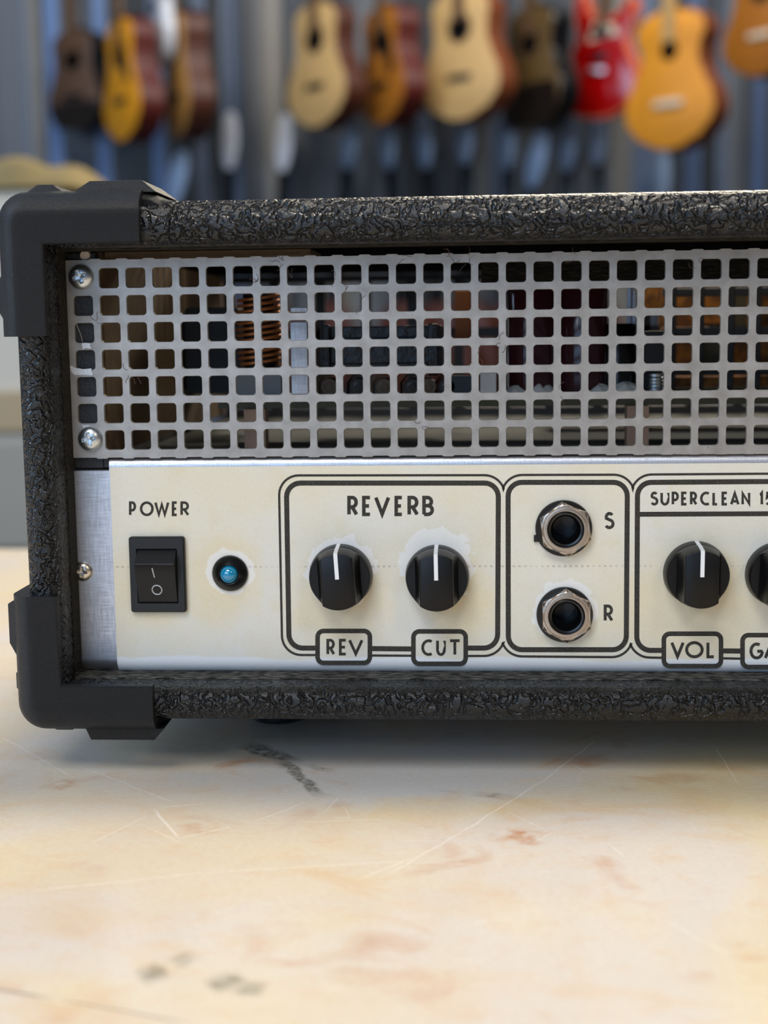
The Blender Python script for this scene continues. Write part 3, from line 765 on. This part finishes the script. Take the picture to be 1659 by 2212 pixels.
# ------------------------------------------------------------------ indicator lamp
c = P(497, 1238.5, -.5)
mb = MB().lathe([(4.85, -.1), (4.85, -.5), (4.6, -.95), (2.65, -2.5), (2.5, -2.45), (2.45, 0)], (c.x, -.15, c.z), 'y', 64)
il = mb.build('indicator_lamp', M_BLKG, amp, smooth=30)
c2 = (c.x, -.15, c.z)
mb = MB().lathe([(2.45, -1.6), (2.4, -2.3), (2.15, -2.75), (2.1, -2.9)] + [(2.1 * math.cos(t * PI / 16), -2.9 - 1.35 * math.sin(t * PI / 16)) for t in range(1, 9)], c2, 'y', 48)
tag(mb.build('lens', M_LENS, il, smooth=60), 'teal blue domed lens')

# ------------------------------------------------------------------ jack sockets
def jack(px, py, ang):
    c = P(px, py, -1.2); L = (c.x, -.15, c.z)
    mb = MB().lathe([(4.0, -.9), (7.25, -.9), (7.45, -.6), (7.45, 0), (4, 0)], (L[0] - .35, L[1], L[2]), 'y', 64)
    j = mb.build('jack_socket', M_BLKG, amp, smooth=40, loc=L)
    # hex nut with turned face
    mb = MB(); NA = 96; Rc = 7.25; Ra = Rc * math.cos(PI / 6); rings = []
    def hexr(t): t = (t - ang) % (PI / 3) - PI / 6; return Ra / math.cos(t)
    for sc_, y, cl in ((1, -.9, 99), (1, -2.45, 99), (1, -3.05, Ra + .25), (1, -3.2, Ra - .15), (0, -3.17, 5.8), (0, -3.10, 5.72), (0, -3.15, 5.6), (0, -3.1, 4.85), (0, -2.9, 4.7), (0, -.9, 4.6)):
        ring = []
        for i in range(NA):
            t = 2 * PI * i / NA; r = min(hexr(t), cl) if sc_ else cl
            if sc_ and cl < 90:
                r = min(r, cl)
            ring.append((L[0] + r * math.cos(t), L[1] + y, L[2] + r * math.sin(t)))
        rings.append(ring)
    mb.rings(rings, True, False, False); mb.build('hex_nut', M_NICKELW, j, smooth=30, loc=L)
    mb = MB().lathe([(4.6, -.9), (4.6, -2.85), (4.35, -3.05), (3.9, -2.9), (3.55, -1.8), (3.3, -1.2), (3.2, 5), (3.1, 11), (0, 11.2)], L, 'y', 64)
    mb.build('bushing', M_BLKG, j, smooth=50, loc=L)
    return j, L
j1, L1 = jack(1221, 1142, math.radians(97)); j2, L2 = jack(1223, 1329, math.radians(91))
p = P(1158, 1163, -.5); mb = MB().box(p.x - .6, p.x + .9, -.9, -.2, p.z - .9, p.z + .9); mb.build('washer_tab', M_BLK, j1, bevel=.15)

# ------------------------------------------------------------------ interior of the amplifier
mb = MB().box(2.4, 4.2, 4.7, 186, Z(-54), Z(-.1)); mb.build('side_panel', M_PLY, amp)
mb = MB().box(5.3, 60, 4, 30, Z(-1.5), Z(-.2)); mb.build('plywood_strip', M_PLY, amp)
mb = MB().box(5.3, XR - 2, 20.1, 180, Z(-56.9), Z(-55.4)); mb.build('chassis_deck', M_STRIPE, amp)
# back panel with square openings
mb = MB(); y0, y1 = 182, 185
mb.box(5.3, XR, y0, y1, Z(-56), Z(-52))
mb.box(5.3, XR, y0, y1, Z(-3), Z(-.3))
xx = 5.3
while xx < XR - 20:
    mb.box(xx, xx + 4, y0, y1, Z(-52), Z(-3)); xx += 18
mb.box(5.3, XR, y0, y1, Z(-25), Z(-21))
mb.build('back_panel', M_GREYM, amp)
p0, p1 = P(1040, 560, 34), P(1659, 606, 34)
mb = MB().box(p0.x, XR - 3, 34, 44, p1.z, Z(-1)); mb.build('batten', M_VINYL_IN, amp)
# circuit board
pz = P(900, 862, 40).z
mb = MB().box(30, XR - 8, 28, 62, pz - 1.6, pz); mb.box(128, XR - 8, 92, 130, pz - 1.6, pz); mb.build('circuit_board', simple('board_edge', 0x3b3a26, .5), amp)
for sx in (38, 145, 300):
    mb = MB().box(sx, sx + 6, 24, 30, Z(-55.4), pz - 1.7); mb.build('standoff', simple('standoff_tan', 0x8f7563, .5), amp)
# mains transformer (black) on the left
a, b = P(398, 665, 62), P(500, 850, 62)
mb = MB().prism(rrect(a.x, b.x + 3, b.z, a.z, 1.5), 62, 95); mb.build('transformer', M_BLK, amp, smooth=40)
mb = MB().prism(rrect(P(330, 700, 95).x, a.x + 4, b.z, P(330, 690, 95).z, 1.5), 96, 130); mb.build('transformer', M_BLK, amp, smooth=40)
# copper choke
c = P(560, 715, 46); hgt = 21.5; zb = c.z - hgt / 2
mb = MB().lathe([(0, 0), (4.6, 0), (4.6, hgt), (0, hgt)], (c.x, 46, zb), 'z', 32)
ck = mb.build('choke', simple('choke_core', 0x14110f, .6), amp, smooth=40)
pts = []; T = 12
for i in range(T * 28 + 1):
    t = i / 28; an = 2 * PI * t; rr_ = 5.8 + .6 * math.sin(PI * min(1, t / T)) ; pts.append((c.x + rr_ * math.cos(an), 46 + rr_ * .8 * math.sin(an), zb + .6 + (hgt - 1.2) * t / T + .5 * math.sin(an + 1)))
mb = MB().tube(pts, .5, 8); mb.build('copper_winding', M_COPPER, ck, smooth=60)
mb = MB().box(c.x - 7, c.x + 7, 40, 54, pz + 1.0, zb); 
for q in (-4, 0, 4): mb.lathe([(.5, 0), (.5, 3)], (c.x + q, 41, pz - 2), 'z', 8)
mb.build('choke_base', simple('choke_base_grey', 0x83888c, .4), ck, bevel=.5)
# aluminium bracket
a, b = P(626, 695, 22), P(667, 852, 22)
mb = MB().box(a.x, b.x, 22, 23.5, b.z, a.z); mb.box(a.x, b.x, 23.5, 34, a.z - 1.2, a.z); mb.box(a.x, b.x, 23.4, 40, a.z + 2.5, a.z + 4.0)
mb.build('aluminium_bracket', M_ALU, amp, bevel=.3)
# output transformer
a, b = P(690, 706, 40), P(955, 795, 40)
mb = MB().box(a.x, b.x, 40, 75, b.z, a.z); mb.box(a.x + 3, b.x - 3, 38.5, 40, b.z + 1.5, a.z - 3.2)
mb.box(a.x + 1, a.x + 3.2, 37, 40, b.z - 2, a.z + .5); mb.box(b.x - 4, b.x - 1, 37, 40, b.z - 2, a.z + .5)
mb.build('output_transformer', simple('transformer_lacquer', 0x1a2029, .3, 0, .5, .4), amp, bevel=.5)
for i, px in enumerate((712, 775, 830, 890, 925, 965)):
    c = P(px, 835, 34); mb = MB().lathe([(0, -2), (2.3, -2), (2.5, -1.5), (2.5, 6), (0, 6)], (c.x, 34, c.z), 'y', 24)
    mb.lathe([(1.0, -2.3), (1.4, -2.2), (1.4, -1.9)], (c.x, 34, c.z), 'y', 16)
    mb.tube([(c.x - 3, 35, pz), (c.x - 3.1, 34, c.z + 1), (c.x - 1.5, 33, c.z + 3.2), (c.x + .8, 33, c.z + 2.8)], .35, 6)
    mb.build('small_component', M_BLKG if i % 2 else simple('component_tan', 0x4a3b2c, .4), amp, smooth=50)
c = P(1060, 830, 30); mb = MB().box(c.x - 3, c.x + 1.6, 28, 36, c.z - 3.4, c.z + 3.4); mb.build('small_component', simple('tape_pale', 0xb9bbbd, .6, 0, 1, .4), amp, bevel=.4)
c = P(1000, 835, 32); mb = MB().box(c.x - 4, c.x + 4.5, 32, 38, c.z - 3.4, c.z + 3.0); mb.build('small_component', simple('component_navy', 0x1a2433, .3), amp, bevel=.4)
# orange components seen deeper
c = P(1000, 680, 90); mb = MB().box(c.x - 2.6, c.x + 2.6, 90, 96, c.z - 10, c.z + 8); mb.build('relay', simple('relay_orange', 0x96521c, .4), amp, bevel=.4)
# big filter capacitors
zc0 = pz; ztop = P(1180, 600, 44).z
for i, px in enumerate((1150, 1258)):
    c = P(px, 800, 44); r = 7.2
    mb = MB().lathe([(0, 0), (r, 0), (r, ztop - zc0 - 1.2), (r - .6, ztop - zc0), (r - 1.3, ztop - zc0 - .2), (0, ztop - zc0 - .2)], (c.x, 44, zc0), 'z', 48)
    mb.build('filter_capacitor', M_CAP, amp, smooth=40)
c = P(1335, 800, 44); mb = MB().lathe([(0, 0), (6.2, 0), (6.2, 20), (5.4, 21), (0, 21)], (c.x, 46, zc0), 'z', 48); mb.build('filter_capacitor', simple('black_sleeve', 0x0d0c0d, .2), amp, smooth=40)
c = P(1098, 800, 60); mb = MB().lathe([(0, 0), (2, 0), (2, 34), (0, 34)], (c.x, 62, zc0), 'z', 24); mb.build('metal_post', M_GREYM, amp, smooth=40)
c = P(1372, 650, 60); mb = MB().lathe([(0, 0), (2.2, 0), (2.2, 32), (0, 32)], (c.x, 62, zc0), 'z', 24); mb.build('metal_post', M_ALU, amp, smooth=40)
for px, py, r in ((1115, 850, 4.2), (1168, 850, 5.0), (1296, 850, 4.5), (1352, 850, 5)):
    c = P(px, py, 37); mb = MB()
    rings = []
    for i in range(7):
        ph = PI / 2 * i / 6
        rings.append([(c.x + r * math.cos(ph) * math.cos(2 * PI * j / 20) * 1.1, 38 + r * .6 * math.cos(ph) * math.sin(2 * PI * j / 20), pz - .2 + (r * .8) * math.sin(ph) * (1 + .2 * math.sin(j))) for j in range(20)])
    mb.rings(rings); mb.build('glue_blob', M_GLUE, amp, smooth=180)
c = P(1405, 760, 48); mb = MB().box(c.x - 5.5, c.x + 4, 46, 60, pz, c.z + 6); mb.build('filter_choke', simple('choke_black', 0x12151a, .35), amp, bevel=.4)
c = P(1415, 835, 40)
mb = MB()
for q in range(7): mb.lathe([(2.2, 0), (2.6, .3), (2.2, .6)], (c.x, 40, c.z - 3.4 + q * .95), 'z', 24)
mb.lathe([(0, 0), (2.2, 0), (2.2, 7), (0, 7)], (c.x, 40, c.z - 3.4), 'z', 24); mb.build('threaded_post', M_CHROME, amp, smooth=40)
# orange second board with dark frames
for i, (px, py, sx, sz, yy, mt) in enumerate(((1470, 660, 7, 7, 110, 0), (1545, 655, 6, 7, 112, 0), (1595, 655, 7, 8, 115, 1), (1480, 765, 8, 9, 105, 0), (1545, 770, 5, 8, 100, 1), (1598, 765, 9, 8, 104, 0), (1650, 700, 5, 16, 100, 0), (1530, 838, 30, 4, 98, 0), (1420, 640, 8, 6, 120, 0))):
    c = P(px, py, yy); mb = MB().box(c.x - sx, c.x + sx, yy, yy + 4, c.z - sz, c.z + sz)
    mb.build('second_board', M_PCB if mt == 0 else simple('board_olive', 0x5b5238, .5), amp, bevel=.6)
mb = MB()
for px in (1450, 1510, 1575, 1632, 1690, 1750):
    c = P(px, 760, 92); mb.box(c.x - 1.3, c.x + 1.3, 90, 94, pz, pz + 40)
for py in (630, 715, 800):
    c = P(1500, py, 92); mb.box(c.x - 10, c.x + 130, 90.5, 93.5, c.z - 1.6, c.z + 1.2)
mb.build('bobbin_frame', simple('bobbin_grey', 0x3a3a3a, .4), amp, bevel=.5)
c = P(183, 552, 1); mb = MB().lathe([(0, -.6), (1.2, -.5), (1.5, 0), (1.5, 2)], (c.x, 1.4, c.z), 'y', 24); mb.build('plastic_rivet', simple('rivet_white', 0xd0c4ba, .5), amp, smooth=50)

# ------------------------------------------------------------------ background guitars
def wood(name, c1, c2, rough=.5):
    k = NT(name, c1, rough, 0, .5); k.set('Base Color', k.mix(k.noise(.05, 4, 0, stretch=(3, 1, .15))[0], c1, c2)); return k.m
W = {'spruce': wood('pale_spruce', 0xd7b478, 0xc29a60), 'orange': wood('amber_top', 0xf4a512, 0xe09312), 'honey': wood('honey_top', 0xb9741c, 0x93560f), 'tan': wood('tan_top', 0xcf9a4c, 0xa8753a),
     'cedar': wood('cedar_top', 0xeda01c, 0xd98a16), 'red': simple('red_lacquer', 0x9b0606, .15), 'orangered': simple('orange_red_binding', 0xd96a45, .3), 'brown': wood('brown_side', 0x5a2a17, 0x3a1a10), 'mahog': wood('mahogany_side', 0x8a4a26, 0x6a3317),
     'dred': wood('dark_red_side', 0x6a1a10, 0x350c08), 'black': simple('black_lacquer', 0x0a0a0c, .2), 'pick': simple('dark_pickguard', 0x1d1712, .3), 'neck': wood('neck_wood', 0x6b5034, 0x4b3422), 'maple': wood('maple_neck', 0xc7a163, 0xa9854d),
     'bone': simple('bone', 0xcfc4ae, .4), 'white': simple('white_lacquer_and_sheen', 0xc9ced8, .25), 'burst': wood('dark_burst', 0x6e5426, 0x3c2c14), 'walnut': wood('walnut_top', 0x6a4c36, 0x4a382c), 'chrome': M_CHROME}
def acoustic(name, bl, lo, wa, up, th, top, side, loc, yaw, roll, label, cat='guitar', group='guitars hanging on the back wall', hole=True, pick=None, bridge='pick', neck='neck', holer=50, rosette=True):
    d_ = Vector(loc) - CAM; aim = -math.degrees(math.atan2(-d_.x, d_.y)) if d_.x < 0 else math.degrees(math.atan2(d_.x, d_.y))
    """origin: bottom of body; sizes in mm"""
    root = empty(name, loc, None, label, cat, group)
    def hw(t):
        # half width at t in 0..1 from the bottom
        pts = [(0, 0), (.03, .40), (.10, .74), (.20, .95), (.28, 1.0), (.38, .95), (.50, .80), (.62, .70), (.72, .70), (.82, .76), (.90, .72), (.96, .52), (.99, .25), (1, 0)]
        for (a, va), (b, vb) in zip(pts[:-1], pts[1:]):
            if a <= t <= b:
                u = (t - a) / (b - a); v = va + (vb - va) * (u * u * (3 - 2 * u) if 0 < va and 0 < vb else math.sqrt(u) if va == 0 else 1 - (u ** 2))
                break
        base = v * lo / 2
        if .45 < t < .8: base *= 1 - (1 - wa / (lo * .7)) * math.sin((t - .45) / .35 * PI) ** 1
        if t > .72: base *= 1 + (up / (lo * .76) - 1) * min(1, (t - .72) / .1)
        return base
    ts = [(1 - math.cos(PI * i / 40)) / 2 for i in range(41)]
    poly = [(hw(t), bl * t) for t in ts] + [(-hw(t), bl * t) for t in ts[-2:0:-1]]
    def pl(poly_, y0, y1, nm, mt, par, bev=0):
        mb = MB(); mb.prism(poly_, y0, y1, 0, bev)
        mb.v = [(v[0] + loc[0], v[1] + loc[1], v[2] + loc[2]) for v in mb.v]
        return mb.build(nm, W[mt] if isinstance(mt, str) else mt, par, smooth=40, loc=loc)
    pl(poly, -th / 2, th / 2, 'body', side, root, 4)
    pl(offset(poly, -4), -th / 2 - 3, -th / 2 + 2, 'soundboard', top, root, 1)
    yf = -th / 2 - 3
    circ = lambda r, cx_, cz_: [(cx_ + r * math.cos(2 * PI * i / 32), cz_ + r * math.sin(2 * PI * i / 32)) for i in range(32)]
    if hole:
        if rosette: pl(circ(holer + 10, 0, bl * .70), yf - .6, yf + .5, 'rosette', 'walnut', root)
        pl(circ(holer, 0, bl * .70), yf - 1.2, yf + .5, 'sound_hole', M_DARK, root)
    if pick: pl(pick, yf - 1.6, yf + .5, 'pickguard', 'pick', root)
    if bridge: pl(rrect(-60, 60, bl * .33 - 12, bl * .33 + 12, 10), yf - 9, yf, 'bridge', bridge, root, 1)
    n1 = pl([(-27, bl * .76), (27, bl * .76), (22, bl + 330), (-22, bl + 330)], yf - 9, yf + 12, 'neck', neck, root)
    pl([(-22, bl + 330), (22, bl + 330), (36, bl + 350), (32, bl + 500), (-32, bl + 500), (-36, bl + 350)], yf + 2, yf + 16, 'headstock', 'brown', root)
    root.rotation_euler = (0, math.radians(roll), -math.radians(yaw + aim))
    return root
GY = 5550
def at(px, py, Y=GY): return P(px, py, Y)
pg = [(-10, 330), (60, 300), (105, 210), (95, 170), (60, 190), (20, 270), (-30, 290)]
pgr = [(55, 380), (85, 330), (110, 230), (95, 180), (60, 210), (40, 290), (30, 340)]
acoustic('acoustic_guitar', 500, 400, 270, 290, 105, 'orange', 'dred', at(292, 308, 5480), 67, 0, 'orange acoustic guitar with dark red side, near the left of the back wall', pick=[(30, 360), (75, 320), (100, 240), (60, 220), (20, 300)])
acoustic('acoustic_guitar', 515, 400, 270, 290, 105, 'tan', 'brown', at(412, 302), 74, 0, 'tan acoustic guitar hung almost edge on, right of the orange guitar')
acoustic('acoustic_guitar', 505, 400, 265, 285, 105, 'spruce', 'brown', at(706, 278), 52, 0, 'smaller pale spruce acoustic guitar with dark brown side, above the left half of the amplifier')
acoustic('acoustic_guitar', 480, 400, 265, 290, 105, 'honey', 'dred', at(848, 272), 60, 0, 'honey brown acoustic guitar with large dark pickguard, between the two pale spruce guitars', pick=pgr)
acoustic('acoustic_guitar', 520, 410, 280, 300, 110, 'spruce', 'mahog', at(1012, 264, 5500), 38, 0, 'larger pale spruce acoustic guitar with brown side, left of the dark sunburst guitar')
acoustic('acoustic_guitar', 500, 390, 270, 290, 100, 'burst', 'black', at(1165, 285), 50, 0, 'dark sunburst guitar with black lower body, left of the red guitar', pick=[(-120, 10), (120, 10), (165, 60), (180, 130), (150, 190), (-150, 190), (-180, 130), (-165, 60)])
acoustic('classical_guitar', 490, 372, 240, 285, 100, 'cedar', 'mahog', at(1460, 327, 4800), 32, 0, 'large orange classical guitar with small sound hole and pale bridge, at the right', bridge='bone', holer=34, neck='maple', rosette=False)
acoustic('acoustic_guitar', 480, 390, 270, 290, 100, 'honey', 'brown', at(1660, 168, 5400), 38, 0, 'honey coloured guitar cut off by the right edge of the picture', bridge='bone')
acoustic('acoustic_guitar', 430, 330, 230, 250, 90, 'walnut', 'black', at(180, 285, 5760), 46, 0, 'dim brown guitar with black bottom, leftmost on the back wall', pick=[(-100, 10), (100, 10), (140, 60), (150, 120), (-150, 120), (-140, 60)])
# red electric guitar with two horns
def electric(loc, yaw, roll, top, side, label, sc_=1.0, pickc='bone'):
    root = empty('electric_guitar', loc, None, label, 'guitar', 'guitars hanging on the back wall')
    o = [(0, 0), (90, 12), (150, 60), (172, 130), (160, 200), (125, 255), (112, 300), (130, 350), (140, 410), (110, 440), (75, 400), (45, 375), (-45, 375), (-70, 410), (-100, 460), (-135, 440), (-132, 370), (-112, 300), (-128, 250), (-165, 190), (-172, 130), (-150, 60), (-90, 12)]
    s = []
    n = len(o)
    for i in range(n):   # Catmull-Rom
        p0, p1, p2, p3 = [Vector(o[(i + q) % n]) for q in (-1, 0, 1, 2)]
        for u in range(4):
            t = u / 4; s.append(tuple((.5 * ((2 * p1) + (p2 - p0) * t + (2 * p0 - 5 * p1 + 4 * p2 - p3) * t * t + (3 * p1 - p0 - 3 * p2 + p3) * t ** 3)) * sc_))
    def pl(poly, y0, y1, nm, mt, bev=0):
        mb = MB(); mb.prism(poly, y0, y1, 0, bev); mb.v = [(v[0] + loc[0], v[1] + loc[1], v[2] + loc[2]) for v in mb.v]
        return mb.build(nm, W[mt], root, smooth=40, loc=loc)
    pl(s, -22, 22, 'body', side, 5); pl(offset(s, -10), -24, -10, 'top', top, 2)
    pl(rrect(-40, 40, 230, 262, 5), -34, -22, 'pickup', 'black', 1); pl(rrect(-40, 40, 320, 352, 5), -34, -22, 'pickup', 'black', 1)
    pl(rrect(-42, 42, 180, 200, 4), -36, -22, 'bridge', 'chrome', 1)
    pl([(-60, 300), (-40, 380), (60, 370), (80, 330)], -27, -22, 'pickguard', pickc)
    pl([(-27, 350), (27, 350), (22, 800), (-22, 800)], -32, -10, 'neck', 'neck')
    pl([(-22, 800), (22, 800), (40, 830), (36, 960), (-36, 960), (-40, 830)], -24, -8, 'headstock', 'black')
    root.rotation_euler = (0, math.radians(roll), -math.radians(yaw)); return root
electric(at(1287, 258), 40, 7, 'red', 'orangered', 'red electric guitar with orange red edge, between the dark sunburst and the orange classical guitar', 1.08)
electric(at(347, 150, 5600), 63, 8, 'white', 'white', 'white electric guitar turned edge on, behind the tan acoustic guitar', .9)

# lower row: headstocks, pale from window reflection put into the colour, dark necks
def lower(px, py, yaw, roll, mt, label, first=[None]):
    loc = at(px, py, 5800); yaw = min(yaw, 32)
    if first[0] is None:
        root = empty('hanging_guitar', loc, None)
        hs = [(-16, -40), (16, -40), (34, 0), (44, 60), (40, 130), (26, 190), (0, 205), (-26, 190), (-40, 130), (-44, 60), (-34, 0)]
        def pl(poly, y0, y1, nm, m_, bev=0):
            mb = MB(); mb.prism(poly, y0, y1, 0, bev); mb.v = [(v[0] + loc[0], v[1] + loc[1], v[2] + loc[2]) for v in mb.v]
            return mb.build(nm, W[m_], root, smooth=40, loc=loc)
        pl(hs, -8, 8, 'headstock', 'white', 3)
        pl([(-27, -640), (27, -640), (21, -40), (-21, -40)], -10, 14, 'neck', 'black', 2)
        pl([(-150, -960), (-90, -1010), (90, -1010), (150, -960), (170, -880), (130, -760), (120, -700), (60, -620), (-60, -620), (-120, -700), (-130, -760), (-170, -880)], -22, 22, 'body', 'brown', 5)
        first[0] = root
    else: root = copy_tree(first[0]); root.location = Vector(loc) * .001
    if mt != 'white':
        for chd in root.children:
            if chd.name.startswith('headstock'):
                chd.data = chd.data.copy(); chd.data.materials[0] = W[mt]
    root.rotation_euler = (0, math.radians(roll), -math.radians(yaw))
    tag(root, label, 'guitar', 'lower row of guitars with pale headstocks'); return root
W['bluewhite'] = simple('pale_blue_sheen', 0x9fb6d6, .3); W['greyblue'] = simple('grey_blue_sheen', 0x77869c, .3)
lower(495, 345, 40, 4, 'white', 'white narrow headstock hanging below and right of the tan edge on guitar')
lower(612, 350, 30, 6, 'white', 'white headstock partly below the smaller pale spruce guitar')
lower(375, 425, 20, 16, 'bluewhite', 'pale blue tilted headstock just above the amplifier corner')
lower(752, 345, 50, 10, 'greyblue', 'grey blue headstock between the smaller spruce and the honey brown guitar')
lower(840, 345, 55, -5, 'greyblue', 'grey blue headstock directly below the honey brown guitar')
lower(920, 345, 60, -5, 'greyblue', 'dim headstock at the lower left of the larger spruce guitar')
lower(1005, 335, 45, 0, 'greyblue', 'grey blue headstock directly below the larger spruce guitar')
lower(1096, 345, 45, 0, 'greyblue', 'grey blue headstock at the lower right of the larger spruce guitar')
lower(1152, 385, 32, 14, 'bluewhite', 'pale blue slanted headstock below the dark sunburst guitar')
lower(1225, 350, 60, 5, 'greyblue', 'thin grey headstock below and left of the red guitar')
lower(1290, 335, 50, 0, 'greyblue', 'grey blue headstock directly below the red guitar')
lower(1430, 420, 45, 0, 'greyblue', 'dim headstock below the orange classical guitar')

# pale cabinet and yellow cloth behind the left side of the amplifier
a = at(128, 405, 1300); b = at(-500, 405, 1300)
cb = empty('pale_cabinet', (b.x + 100, 1450, FLOOR), None, 'pale cream cabinet seen blurred behind the left side of the amplifier', 'cabinet')
M_CREAM = simple('cream_paint', 0xd8d4c8, .5)
mb = MB().box(b.x, a.x, 1300, 1700, FLOOR, a.z); mb.build('body', M_CREAM, cb, bevel=8)
c = at(0, 880, 1295); mb = MB().box(b.x + 10, a.x - 8, 1288, 1300, c.z - 30, c.z + 20); mb.build('front_band', simple('beige_front', 0xbba888, .5), cb, bevel=3)  # beige band across the cream front
c = at(0, 1060, 1295); mb = MB().box(b.x + 10, a.x - 8, 1288, 1300, c.z - 70, c.z + 60); mb.build('front_band', simple('grey_front', 0xa8a69e, .5), cb, bevel=3)  # grey band lower on the front
mb = MB(); rings = []
x0, x1 = b.x + 20, at(168, 380, 1300).x
NXX, NYY = 50, 16; 
cl = []
for j in range(NYY + 1):
    row = []
    for i in range(NXX + 1):
        u, v = i / NXX, j / NYY; xx_ = x0 + (x1 - x0) * u; yy_ = 1290 + 330 * v
        e = min(1, 6 * min(u, 1 - u)) ** .5 * min(1, 5 * min(v, 1 - v) + .0) ** .5
        row.append((xx_, yy_, a.z + 1 + e * (42 + 30 * noise.noise(Vector((xx_ * .02, yy_ * .01, 3))))))
    cl.append(row)
mb.rings(cl, False); mb.rings([[(p[0], p[1], a.z + .5) for p in r] for r in (cl[0], cl[-1])], False)
co = mb.build('yellow_cloth', simple('mustard_cloth', 0x93835a, .9, 0, .3, 2), None, smooth=180)
tag(co, 'crumpled mustard yellow cloth lying on the pale cabinet', 'cloth')
